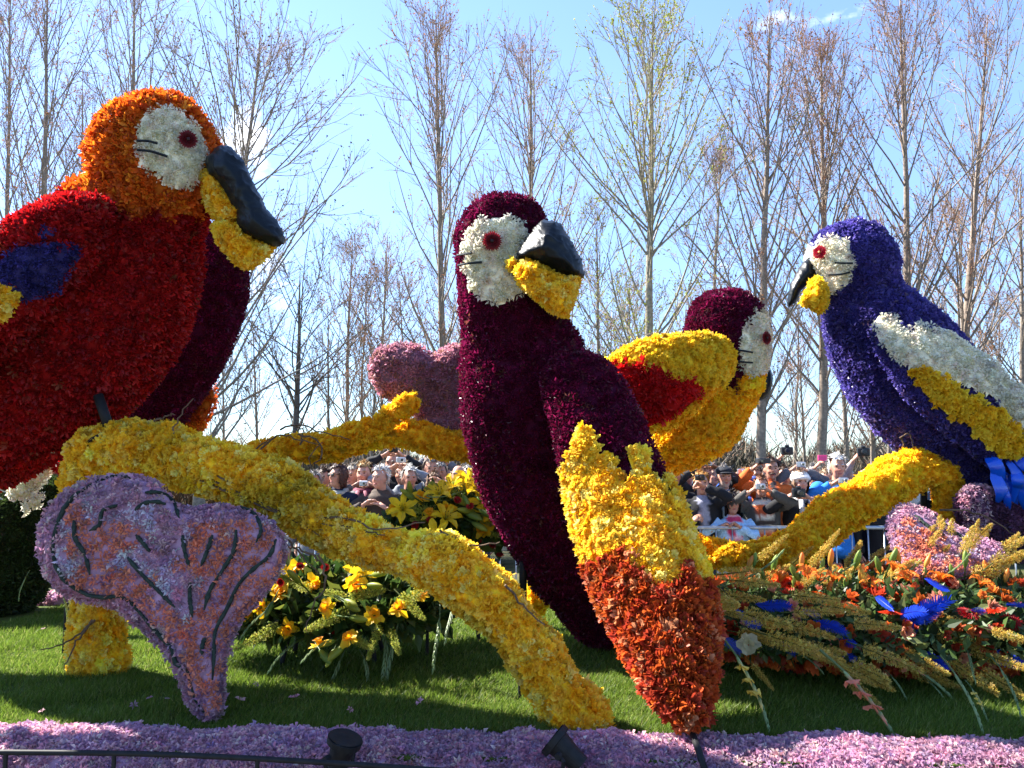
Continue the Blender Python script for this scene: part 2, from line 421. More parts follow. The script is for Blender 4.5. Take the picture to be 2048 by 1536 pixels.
_single = {}
def single_meshes(name, tmpls, palette, mat, grad, n=10):
    key = (name, id(tmpls), id(palette))
    if key not in _single:
        r = np.random.default_rng(5); cols = palette(np.zeros((n, 3)), r); out = []
        for i in range(n):
            TV, TF, TT = tmpls[i % len(tmpls)]
            out.append(mk_mesh(name, TV, TF, mat, cols[i][None] * (grad + (1 - grad) * TT)[:, None]))
        _single[key] = out
    return _single[key]

def cover(par, fname, P, n, tmpls, size, palette, mat, seed, tilt=.45, grad=.8, lift=0., singles=0, sj=.22):
    """flowers over a part: the ones that show largest as objects, the rest joined as one stuff sub-part"""
    if len(P) == 0: return
    if singles:
        face = (n * norm(CAM - P)).sum(1); px = proj(P)
        ok = (face > .1) & (px[:, 0] > -10) & (px[:, 0] < 2058) & (px[:, 1] > -10) & (px[:, 1] < 1546)
        score = np.where(ok, np.clip(face, 0, .6) / np.linalg.norm(P - CAM, axis=1), -1)
        pick = np.argsort(-score)[:singles]; pick = pick[score[pick] > 0]
        me = single_meshes(fname, tmpls, palette, mat, grad); r = np.random.default_rng(seed + 1)
        for i in pick:
            nn = norm(n[i] + r.normal(0, tilt, 3) * .8)
            if (nn * n[i]).sum() < .2: nn = n[i]
            R = frame_z(nn, r.uniform(0, 6.28)); sc = size * np.clip(1 + r.normal(0, sj), .6, 1.5)
            M = np.eye(4); M[:3, :3] = R * sc; M[:3, 3] = P[i] + n[i] * lift
            o = bpy.data.objects.new(fname, me[r.integers(len(me))]); COL.objects.link(o); o.parent = par; o.matrix_basis = Matrix(M.tolist())
        keep = np.ones(len(P), bool); keep[pick] = False; P, n = P[keep], n[keep]
    e = emit(P, n, tmpls, size, palette, seed, tilt, grad, lift, sj)
    if e: sub(par, fname + '_covering', *e[:2], mat, e[2], kind='stuff')

def flower_solid(root, VF, base, regions=(), spacing=.024, seed=1):
    """a lofted solid clad in flowers. base / regions: dict(name, poly, core, pal, tm, size, mat, tilt, singles, fname, spacing)"""
    V, F = VF; regions = [dict(g) for g in regions]
    for g in regions:
        if g.get('front'): q_ = np.asarray(g['poly'], float); g['poly'] = q_.mean(0) + (q_ - q_.mean(0)) * .94
    # Wavy surface so that outlines are uneven
    Nn = vnormals(V, F); V = V + Nn * (pattern_noise(V * .9, seed + 3) * .005 - .7 * base['size'])[:, None]
    px = proj(V[F].mean(1)); lab = np.zeros(len(F), int)
    for i, g in enumerate(regions): lab[in_poly(px, g['poly'])] = i + 1
    if any(g.get('front') for g in regions):
        fn = norm(np.cross(V[F[:, 1]] - V[F[:, 0]], V[F[:, 2]] - V[F[:, 0]])); fc = (fn * norm(CAM - V[F].mean(1))).sum(1)
        for i, g in enumerate(regions):
            if g.get('front'): lab[(lab == i + 1) & (fc < -.12)] = 0
    out = []
    for i, g in enumerate([base] + list(regions)):
        m = lab == i
        if not m.any(): continue
        sp = g.get('spacing', spacing)
        P, n = sample(V, F, sp, seed * 10 + i)
        pp = proj(P); r = np.zeros(len(P), int); jit = np.random.default_rng(seed).normal(0, 3.0, pp.shape)
        fc = (n * norm(CAM - P)).sum(1)
        for j, h in enumerate(regions):
            k = in_poly(pp + jit, h['poly'])
            if h.get('front'): k &= fc > -.12
            r[k] = j + 1
        P, n = P[r == i], n[r == i]
        # the core of this region, its own piece of the surface
        used, inv = np.unique(F[m], return_inverse=True)
        Vc = V[used] + Nn[used] * (g.get('raise', .0) - .004)
        o = part(root, g['name'], Vc, inv.reshape(-1, 3), M_CORE, np.array(g['core']), True, label=g.get('label'))
        cover(o, g['fname'], P, n, g['tm'], g['size'], g['pal'], g.get('mat', M_FLORET), seed * 100 + i, g.get('tilt', .45), g.get('grad', .8), g.get('raise', 0.), g.get('singles', 0))
        out.append(o)
    return out, V, Nn

# flower recipes
def rec(name, kind, **kw):
    R = {
        'burg': dict(core=(.05, .003, .018), pal=P_BURG, tm=NEEDLE, size=.023, fname='burgundy_floret', spacing=.021),
        'blue': dict(core=(.04, .03, .15), pal=P_BLUE, tm=STARS, size=.026, fname='blue_hyacinth_floret', spacing=.023),
        'navy': dict(core=(.03, .025, .1), pal=P_NAVY, tm=STARS, size=.022, fname='dark_blue_floret', spacing=.02),
        'red': dict(core=(.22, .006, .006), pal=P_RED, tm=TUFT, size=.024, fname='red_petal_tuft', spacing=.022, mat=M_PETAL, tilt=.6),
        'orange': dict(core=(.35, .09, .01), pal=P_ORANGE, tm=TUFT, size=.026, fname='orange_petal_tuft', spacing=.0235, mat=M_PETAL, tilt=.7),
        'white': dict(core=(.8, .75, .58), pal=P_WHITE, tm=STARS, size=.021, fname='white_hyacinth_floret', spacing=.018, tilt=.6),
        'yel': dict(core=(.85, .52, .02), pal=P_YEL, tm=RUFF, size=.023, fname='yellow_daffodil', spacing=.0205, mat=M_PETAL, tilt=.6, grad=.97),
        'yelfar': dict(core=(.85, .5, .02), pal=P_YEL2, tm=RUFF, size=.025, fname='yellow_daffodil', spacing=.025, mat=M_PETAL, tilt=.6, grad=.96),
        'yelg': dict(core=(.85, .56, .03), pal=P_YELG, tm=RUFF, size=.026, fname='lemon_yellow_daffodil', spacing=.0245, mat=M_PETAL, tilt=.6, grad=.9),
        'tip': dict(core=(.25, .05, .015), pal=P_TIP, tm=TULIP, size=.0235, fname='orange_tulip', spacing=.0165, mat=M_PETAL, tilt=.7),
        'lilac': dict(core=(.34, .2, .28), pal=P_LILAC, tm=STARS, size=.022, fname='lilac_hyacinth_floret', spacing=.019, tilt=.65),
        'pinkbr': dict(core=(.2, .1, .13), pal=P_PINKBR, tm=STARS, size=.022, fname='faded_pink_floret', spacing=.021, tilt=.65),
        'plum': dict(core=(.07, .03, .06), pal=P_PLUM, tm=STARS, size=.022, fname='plum_floret', spacing=.022, tilt=.65),
        'moss': dict(core=(.02, .03, .01), pal=P_MOSS, tm=NEEDLE, size=.03, fname='moss_tuft', spacing=.026, mat=M_LEAF, tilt=.8),
        'hotred': dict(core=(.3, .006, .006), pal=pal((.62, .01, .012, 2), (.5, .008, .01, 2), (.7, .03, .02, .6)), tm=TUFT, size=.03, fname='red_petal_tuft', spacing=.027, mat=M_PETAL, tilt=.6),
    }[kind].copy()
    R['name'] = name; R.update(kw); return R

# ------------------------------------------------------------------ ground and road
def sheet(name, x0, x1, y0, y1, z, mat, n=1):
    xs = np.linspace(x0, x1, n + 1); ys = np.linspace(y0, y1, n + 1)
    V = np.array([[x, y, z] for y in ys for x in xs]); F = []
    for j in range(n):
        for i in range(n):
            a = j * (n + 1) + i; F += [(a, a + 1, a + n + 2), (a, a + n + 2, a + n + 1)]
    return tag(link(name, mk_mesh(name, V, np.array(F), mat)), kind='structure')

M_GROUND = plain('dry_spring_grass', (.045, .055, .018), .95, 0, .1, 3, (.10, .085, .04), .5)
M_ROAD = plain('asphalt', (.12, .115, .105), .9, 0, .2, 60, (.16, .152, .14), .4)
sheet('ground', -400, 400, -60, 700, 0.0, M_GROUND)
sheet('road', -60, 60, -1.5, 7.6, 0.006, M_ROAD)
V, F = bbox_bevel((0, 7.68, .05), (120, .14, .12), .015)
tag(link('kerb', mk_mesh('kerb', V, F, plain('concrete', (.3, .3, .28), .9, 0, .2, 20, (.4, .39, .37), .4))), kind='structure')

# ------------------------------------------------------------------ bare trees in bud
def bezier_dirs(P0, D0, Ln, k, r, up=.35, wob=.08):
    """N curved shoots: start P0, direction D0, length Ln -> (N,k,3); they bend upwards"""
    N = len(P0); P = np.empty((N, k, 3)); P[:, 0] = P0; d = D0.copy()
    for i in range(1, k):
        d = norm(d + np.array([0, 0, up / k]) + r.normal(0, wob, (N, 3)))
        P[:, i] = P[:, i - 1] + d * (Ln / (k - 1))[:, None]
    return P

def perp_dirs(D, ang, r):
    N = len(D); a = norm(np.cross(D, r.normal(0, 1, (N, 3)))); return norm(D * np.cos(ang)[:, None] + a * np.sin(ang)[:, None])

BUD = {'rust': np.array([(.30, .14, .07), (.36, .19, .10), (.22, .12, .07)]), 'green': np.array([(.36, .41, .06), (.44, .46, .11), (.27, .33, .05)]),
       'grey': np.array([(.13, .11, .08), (.17, .14, .10), (.10, .09, .06)]), 'olive': np.array([(.15, .14, .05), (.2, .15, .06), (.12, .12, .04)])}

def tree(px, base_py, top_px, top_py, Y, w_px, label, bud='rust', seed=0, t0=.2, nb=46, ang=(.75, .45), blen=.30, bark=(.22, .185, .15), path=None, nbud=1.0, up=.5, tw=1.0, name='bare_poplar_tree', group='bare poplars behind the crowd'):
    r = np.random.default_rng(seed)
    b = at(px, base_py, Y); b[2] = 0.; tp = at(top_px, top_py, Y)
    pts = [b] + ([at(q[0], q[1], Y + q[2]) for q in path] if path else []) + [tp]
    n = 14; tr = spline(np.array(pts), n); Hh = tp[2]
    tr[1:-1, :2] += np.cumsum(r.normal(0, .035, (n - 2, 2)), 0) * np.linspace(1, .2, n - 2)[:, None]
    rad = .86 * w_px * Y / FPX / 2 * np.linspace(1, .0, n)**.85 + .012; rad[0] *= 1.3
    root = thing(name, b, label, 'tree', group)
    tV, tF = tubes(tr, rad, 9)
    limbs = [(tV, tF)]
    tt = t0 + (1 - t0) * r.random(nb)**1.1 * .92; tt.sort()
    i = np.minimum((tt * (n - 1)).astype(int), n - 2); f = (tt * (n - 1) - i)[:, None]
    P0 = tr[i] * (1 - f) + tr[i + 1] * f; az = np.arange(nb) * 2.39996 + r.normal(0, .5, nb)
    a = ang[0] + (ang[1] - ang[0]) * tt + r.normal(0, .12, nb)
    T = norm(tr[i + 1] - tr[i]); D = norm(T * np.cos(a)[:, None] + np.stack([np.cos(az), np.sin(az), np.zeros(nb)], 1) * np.sin(a)[:, None])
    q_ = (tt - t0) / (1 - t0); Ln = Hh * blen * (.30 + .95 * np.sin(PI * np.clip(q_, 0, 1)**.75)**.8 * (1.1 - .45 * q_)) * np.clip((1.08 - q_) / .35, .3, 1) * r.uniform(.6, 1.2, nb) + .3
    k = 7; B = bezier_dirs(P0, D, Ln, k, r, up, .07); br = np.interp(tt, np.linspace(0, 1, n), rad) * .30
    BR = br[:, None] * np.linspace(1, .2, k)[None] + .004
    limbs.append(tubes(B, BR, 5, False))
    V, F = merge(limbs); cj = np.array(bark)
    part(root, 'trunk', V, F, M_BARK, cj, True)
    # side branches and twigs
    m = int(7 * tw); fr = r.uniform(.18, .98, (nb, m)); ii = np.minimum((fr * (k - 1)).astype(int), k - 2); ff = (fr * (k - 1) - ii)[..., None]
    ar = np.arange(nb)[:, None]; Ps = (B[ar, ii] * (1 - ff) + B[ar, ii + 1] * ff).reshape(-1, 3); Ds = norm((B[ar, ii + 1] - B[ar, ii]).reshape(-1, 3))
    D2 = perp_dirs(Ds, r.uniform(.4, .95, len(Ps)), r); L2 = (np.repeat(Ln, m) * r.uniform(.18, .42, nb * m) * (1.15 - fr.ravel()) + .25)
    k2 = 5; B2 = bezier_dirs(Ps, D2, L2, k2, r, .5, .10); R2 = (.0105 * np.linspace(1, .4, k2))[None] * r.uniform(.7, 1.3, (len(Ps), 1))
    m3 = 5; N2 = len(Ps); fr3 = r.uniform(.15, 1, (N2, m3)); i3 = np.minimum((fr3 * (k2 - 1)).astype(int), k2 - 2); f3 = (fr3 * (k2 - 1) - i3)[..., None]
    ar = np.arange(N2)[:, None]; P3 = (B2[ar, i3] * (1 - f3) + B2[ar, i3 + 1] * f3).reshape(-1, 3); D3 = norm((B2[ar, i3 + 1] - B2[ar, i3]).reshape(-1, 3))
    D3 = perp_dirs(D3, r.uniform(.3, .9, len(P3)), r); L3 = r.uniform(.18, .6, len(P3)) * (.6 + Hh / 30)
    B3 = bezier_dirs(P3, D3, L3, 3, r, .4, .12); R3 = np.repeat((.0052 * np.array([1, .8, .5]))[None], len(P3), 0)
    V2, F2 = tubes(B2, R2, 4, False); V3, F3 = tubes(B3, R3, 3, False)
    Vt, Ft = merge([(V2, F2), (V3, F3)]); ct = np.array(bark) * 1.35  # twig colour lightened from the bark, painting in a haze
    cr = part(root, 'crown', Vt, Ft, M_TWIG, np.concatenate([np.repeat(ct[None], len(V2), 0), np.repeat((ct * np.array([1.25, .95, .85]))[None], len(V3), 0)]))
    # buds / young leaves along the twigs
    nbt = int(len(P3) * 1.55 * nbud); q = r.integers(0, len(P3), nbt); tq = r.random((nbt, 1)); Pb = B3[q, 1] * (1 - tq) + B3[q, 2] * tq + r.normal(0, .007, (nbt, 3))
    sz = r.uniform(.018, .046, (nbt, 1)); u = norm(r.normal(0, 1, (nbt, 3))); v = norm(np.cross(u, r.normal(0, 1, (nbt, 3))))
    Q = np.stack([Pb - u * sz, Pb + v * sz * .6, Pb + u * sz, Pb - v * sz * .6], 1).reshape(-1, 3)
    base = np.arange(nbt)[:, None] * 4; Fb = np.concatenate([base + np.array([[0, 1, 2]]), base + np.array([[0, 2, 3]])])
    cb = BUD[bud][r.integers(0, 3, nbt)] * r.uniform(.7, 1.3, (nbt, 1))
    sub(cr, 'young_leaves' if bud in ('green', 'olive') else 'buds', Q, Fb, M_BUD, np.repeat(cb, 4, 0), kind='stuff')
    return root

T_ARGS = [
    # px, base_py, top_px, top_py, Y, w_px
    (78, 900, 95, -60, 24, 20, 'bare reddish poplar at the far left, rising behind the red parrot\'s wing', dict(bud='rust', seed=11, ang=(.62, .42), blen=.27, nb=60)),
    (15, 900, 20, -30, 27, 15, 'bare poplar cut by the left edge of the photo, farthest left of all the trees', dict(bud='rust', seed=12, ang=(.62, .42), blen=.27)),
    (262, 900, 265, -60, 26, 22, 'bare poplar standing directly behind the orange parrot head', dict(bud='rust', seed=13, ang=(.62, .42), blen=.27, nb=60)),
    (405, 900, 520, 90, 21, 26, 'wide-spreading grey bare tree right behind the black beak of the red parrot', dict(bud='grey', seed=14, t0=.12, ang=(1.0, .5), blen=.40, nb=70, tw=1.3, path=[(400, 800, 0), (440, 600, 0), (480, 400, 0)], up=.5, nbud=.8, name='bare_spreading_tree')),
    (595, 900, 600, 545, 26, 20, 'small dark bare tree with crooked limbs above the left end of the yellow branch', dict(bud='grey', seed=15, t0=.3, ang=(1.0, .6), blen=.45, nb=26, nbud=.7, name='bare_spreading_tree', bark=(.10, .09, .08))),
    (888, 900, 872, 20, 24, 21, 'tall bare poplar with orange buds just left of the middle maroon parrot head', dict(bud='rust', seed=16, ang=(.66, .42), blen=.29, nb=56)),
    (765, 900, 775, 470, 29, 10, 'slim young bare tree behind the faded pink heart leaf', dict(bud='rust', seed=17, ang=(.8, .5), blen=.3, nb=34)),
    (1052, 900, 1060, 70, 27, 20, 'bare poplar whose trunk is hidden behind the middle maroon parrot', dict(bud='rust', seed=18, ang=(.66, .42), blen=.29, nb=52)),
    (1285, 900, 1305, 20, 23, 25, 'poplar in pale yellow-green young leaf, the only green one', dict(bud='green', seed=19, ang=(.8, .45), blen=.29, nb=66, nbud=3.0, bark=(.26, .23, .17))),
    (1200, 900, 1195, 420, 27, 12, 'short tree with olive young leaves between the maroon head and the green poplar', dict(bud='green', seed=20, ang=(.9, .5), blen=.33, nb=36, nbud=1.8)),
    (1519, 900, 1540, 20, 22, 24, 'tall straight bare poplar right behind the maroon and yellow parrot head', dict(bud='rust', seed=21, ang=(.62, .42), blen=.27, nb=56, bark=(.24, .19, .15))),
    (1642, 900, 1640, 70, 23, 24, 'tall bare poplar whose trunk drops below the blue parrot\'s yellow beak', dict(bud='rust', seed=22, ang=(.62, .42), blen=.27, nb=54, bark=(.24, .19, .15))),
    (1690, 900, 1668, 520, 27, 13, 'thin bent bare tree between the blue parrot breast and the straight trunk', dict(bud='rust', seed=23, ang=(.9, .6), blen=.34, nb=26, path=[(1680, 760, 0)])),
    (1812, 900, 1800, -20, 23, 23, 'bare poplar rising from behind the blue parrot head', dict(bud='rust', seed=24, ang=(.62, .42), blen=.27, nb=56, bark=(.22, .175, .14))),
    (1888, 900, 1975, 30, 25, 22, 'leaning bare poplar over the blue parrot\'s back, tilted to the right', dict(bud='rust', seed=25, ang=(.66, .42), blen=.29, nb=52, bark=(.22, .175, .14))),
    (2030, 900, 2042, 330, 27, 15, 'bare tree cut by the right edge of the photo', dict(bud='rust', seed=26, ang=(.8, .5), blen=.3, nb=36)),
    (1735, 900, 1745, 470, 31, 12, 'slender bare tree seen low between two trunks behind the blue parrot breast', dict(bud='rust', seed=27, ang=(.8, .5), blen=.32, nb=34)),
    (1400, 900, 1440, 300, 33, 14, 'thin bare tree between the green poplar and the maroon and yellow parrot', dict(bud='rust', seed=28, ang=(.75, .5), blen=.28, nb=40)),
    (690, 900, 705, 480, 31, 12, 'thin bare tree low behind the gap left of the pink heart', dict(bud='grey', seed=29, ang=(.9, .5), blen=.33, nb=34)),
    (965, 900, 955, 380, 33, 13, 'thin bare tree peeping out left of the maroon parrot neck', dict(bud='rust', seed=30, ang=(.8, .5), blen=.3, nb=36)),
    (160, 900, 165, 150, 33, 14, 'thin bare tree between the two leftmost poplars', dict(bud='rust', seed=31, ang=(.75, .45), blen=.28, nb=40)),
    (1930, 900, 1915, 400, 33, 13, 'thin upright bare tree behind the white wing of the blue parrot', dict(bud='rust', seed=32, ang=(.8, .5), blen=.3, nb=36)),
]
for (px, bpy_, tx, ty, Y, w, lab, kw) in T_ARGS:
    tree(px, bpy_, tx, ty, Y, w, lab, **kw)

sap_r = np.random.default_rng(88)
for i, (px, tpy) in enumerate([(455, 690), (520, 640), (660, 610), (720, 560), (735, 690), (820, 560), (930, 600), (1120, 560), (1215, 640), (1250, 560), (1360, 600), (1430, 620), (1580, 560), (1605, 690), (1740, 700), (1770, 640), (1920, 640), (1990, 600)]):
    tree(px, 900, px + sap_r.normal(0, 14), tpy, sap_r.uniform(27, 38), 8, 'slim bare sapling in the low brush behind the crowd', bud='rust' if i % 3 else 'grey', seed=200 + i, t0=.08, nb=22, ang=(.8, .45), blen=.36, tw=.75, name='bare_sapling', group='bare saplings behind the crowd')
# far woods and leafless scrub: one mass each
def twig_mass(name, N, X, Yr, H, cols, seed, wr=(.012, .03)):
    r = np.random.default_rng(seed); x = r.uniform(*X, N); y = r.uniform(*Yr, N)
    hh = H * (.62 + .22 * np.sin(x * .35 + 1) + .16 * np.sin(x * .93)) * r.random(N)**.15
    z0 = hh * r.uniform(.0, .75, N); P0 = np.stack([x, y, z0], 1)
    D = norm(np.stack([r.normal(0, .45, N), r.normal(0, .3, N), np.abs(r.normal(.8, .3, N))], 1)); Ln = (hh - z0) * r.uniform(.5, 1.1, N) + .2
    tip = P0 + D * Ln[:, None]; sd = norm(np.cross(D, r.normal(0, 1, (N, 3)))) * r.uniform(*wr, (N, 1)); V = np.stack([P0 - sd, P0 + sd, tip], 1).reshape(-1, 3); F = np.arange(3 * N).reshape(-1, 3)
    c = np.array(cols)[r.integers(0, len(cols), N)] * r.uniform(.7, 1.3, (N, 1))
    return tag(link(name, mk_mesh(name, V, F, M_TWIG, np.repeat(c, 3, 0))), kind='stuff')
twig_mass('far_woods', 48000, (-62, 62), (70, 95), 6.4, [(.10, .083, .06), (.115, .09, .065), (.08, .075, .048), (.13, .095, .06)], 3, (.04, .12))  # browns lightened so the colour itself carries the distance haze
twig_mass('undergrowth', 30000, (-26, 26), (30, 40), 2.3, [(.09, .055, .03), (.12, .065, .03), (.065, .05, .028), (.15, .08, .034)], 4, (.014, .034))

# parked cars beyond the crowd
def car(px, Y, label, c, yaw=0.):
    loc = at(px, 940, Y); loc[2] = 0
    root = thing('parked_car', loc, label, 'car', 'cars parked beyond the crowd')
    paint = plain('car_paint', c, .25, .2, .6)
    prof = [(-2.1, .35, .62), (-2.12, .62, .72), (-2.0, .86, .8), (-1.5, .93, .83), (-.9, 1.0, .84), (.9, 1.0, .84), (1.6, .95, .83), (2.05, .85, .78), (2.12, .6, .7), (2.1, .35, .62)]
    # body: loft of cross sections along x
    xs = np.array([-2.15, -2.05, -1.7, -1.0, 0, 1.0, 1.7, 2.05, 2.15]); top = np.array([.62, .8, .92, .96, .97, .96, .9, .78, .6]); hw = np.array([.7, .8, .86, .88, .88, .88, .86, .8, .68])
    sec = []
    for x, t, w in zip(xs, top, hw): sec.append([(x, -w * .95, .3), (x, -w, .55), (x, -w * .94, t - .06), (x, -w * .8, t), (x, w * .8, t), (x, w * .94, t - .06), (x, w, .55), (x, w * .95, .3)])
    Vb = np.array(sec).reshape(-1, 3) + loc; Fb = quads_grid(9, 8); Fb = np.concatenate([Fb, [[0, i + 1, i] for i in range(1, 7)], [[64, 64 + i, 65 + i] for i in range(1, 7)]])
    part(root, 'body', Vb, Fb, paint, None, True)
    xs = np.array([-1.75, -1.2, -.3, .6, 1.35]); tp = np.array([.95, 1.38, 1.46, 1.42, .95]); wt = np.array([.8, .66, .64, .64, .78])
    sec = [[(x, -.82, .93), (x, -w, t), (x, w, t), (x, .82, .93)] for x, t, w in zip(xs, tp, wt)]
    part(root, 'windows', np.array(sec).reshape(-1, 3) + loc, quads_grid(5, 4), M_GLASS_DARK)
    part(root, 'roof', *bbox_bevel(loc + np.array([-.3, 0, 1.455]), (1.7, 1.26, .06), .025), paint)
    for x in (-1.3, 1.35):
        for s in (-1, 1):
            t = np.linspace(0, 2 * PI, 17); ring = np.stack([x + .0 * t, .0 * t, .0 * t], 1)
            w = part(root, 'wheel', *tubes(np.array([[x, s * .68, .31], [x, s * .70, .31], [x, s * .86, .31], [x, s * .88, .31]]) + loc, np.array([.25, .31, .31, .25]), 18), M_DARK)
            sub(w, 'rim', *tubes(np.array([[x, s * .87, .31], [x, s * .892, .31]]) + loc, np.array([.2, .17]), 14), M_CAMS)
car(1350, 13.5, 'silver car roof showing behind the man in the dark cap', (.5, .52, .54))
car(800, 14.5, 'white car half hidden behind the crowd on the left', (.75, .76, .76))
car(640, 16.0, 'blue car glimpsed above the heads at the left of the crowd', (.02, .10, .45))
car(1960, 15.0, 'pale car glimpsed under the blue parrot at the right', (.6, .62, .63))

# ------------------------------------------------------------------ crowd-control barriers
def barrier(x, y, label):
    root = thing('crowd_barrier', (x, y, 0), label, 'barrier', 'steel barriers in front of the crowd')
    w, z0, z1, rc = 1.12, .2, 1.09, .12
    pts = [(-w, .2), (-w, z1 - rc), (-w + rc * .3, z1 - rc * .3), (-w + rc, z1), (w - rc, z1), (w - rc * .3, z1 - rc * .3), (w, z1 - rc), (w, .2), (-w, .2)]
    P = np.array([(x + a, y, b) for a, b in pts]); part(root, 'frame', *tubes(P, np.full(len(P), .019), 8), M_GALV, None, True)
    Vb, Fb = tubes(np.array([(0, 0, z0), (0, 0, z1)]), np.full(2, .0085), 6); me = mk_mesh('bar', Vb, Fb, M_GALV, None, True)
    for i in range(13):
        link('bar', me, root, (-w + (i + 1) * 2 * w / 14, 0, 0))
    Vf, Ff = tubes(np.array([(0, -.3, .02), (0, -.25, .035), (0, 0, .2), (0, .25, .035), (0, .3, .02)]), np.full(5, .017), 7); mf = mk_mesh('foot', Vf, Ff, M_GALV, None, True)
    for s in (-.8, .8): link('foot', mf, root, (s, 0, 0))
for i, lab in enumerate(['steel barrier at the far left, behind the heart leaf', 'steel barrier in front of the clapping white-haired woman', 'steel barrier hidden behind the middle maroon parrot',
                         'steel barrier rail in front of the girl in the pale blue jacket', 'steel barrier with rounded corner under the right-hand yellow branch', 'steel barrier at the far right beneath the blue parrot']):
    barrier(-5.2 + i * 2.3 + .16, 8.0, lab)

# ------------------------------------------------------------------ people
people_jobs = []      # (object, raw mesh) solids that a voxel remesh turns into one continuous surface

def ik(S_, T_, a, b, pole):
    d = T_ - S_; L_ = np.linalg.norm(d); L2 = min(L_, (a + b) * .995); u = d / max(L_, 1e-6); T2 = S_ + u * L2
    ca = (a * a + L2 * L2 - b * b) / (2 * a * L2); x = a * ca; h = math.sqrt(max(a * a - x * x, 0))
    p = pole - u * (pole @ u); p = p / max(np.linalg.norm(p), 1e-6)
    return S_ + u * x + p * h, T2

def hand(wrist, d, palm, curl, side, k):
    """five fingered hand: wrist point, pointing direction d, palm normal, curl angle"""
    d = norm(d); palm = norm(palm - d * (palm @ d)); s = np.cross(d, palm) * side
    parts = []
    P = np.array([wrist - d * .02 * k, wrist + d * .03 * k, wrist + d * .085 * k])
    V, F = tubes(P, np.array([.024, .032, .036]) * k, 10); q = V - wrist; V = V - np.outer(q @ palm, palm) * .45; parts.append((V, F))
    for i, (off, ln) in enumerate(((-.029, .068), (-.010, .078), (.010, .072), (.028, .056))):
        b = wrist + (d * .082 + s * off) * k; pts = [b]; a = .15
        for seg in (.42, .33, .25):
            a += curl; pts.append(pts[-1] + (d * math.cos(a) + palm * math.sin(a)) * ln * seg * k)
        parts.append(tubes(np.array(pts), np.array([.0105, .0098, .009, .0065]) * k, 6))
    b = wrist + (d * .02 - s * .026) * k; v = norm(d * .75 - s * .75 + palm * .25); pts = [b, b + v * .035 * k, b + (v * .035 + norm(v * .7 + d * .5 + palm * curl * .5) * .035) * k, b + (v * .035 + norm(v * .5 + d * .6 + palm * curl * .6) * .062) * k]
    parts.append(tubes(np.array(pts), np.array([.014, .012, .0105, .007]) * k, 6))
    return merge(parts)

SKINS = [(.50, .25, .165), (.46, .23, .15), (.53, .28, .20), (.42, .21, .135)]

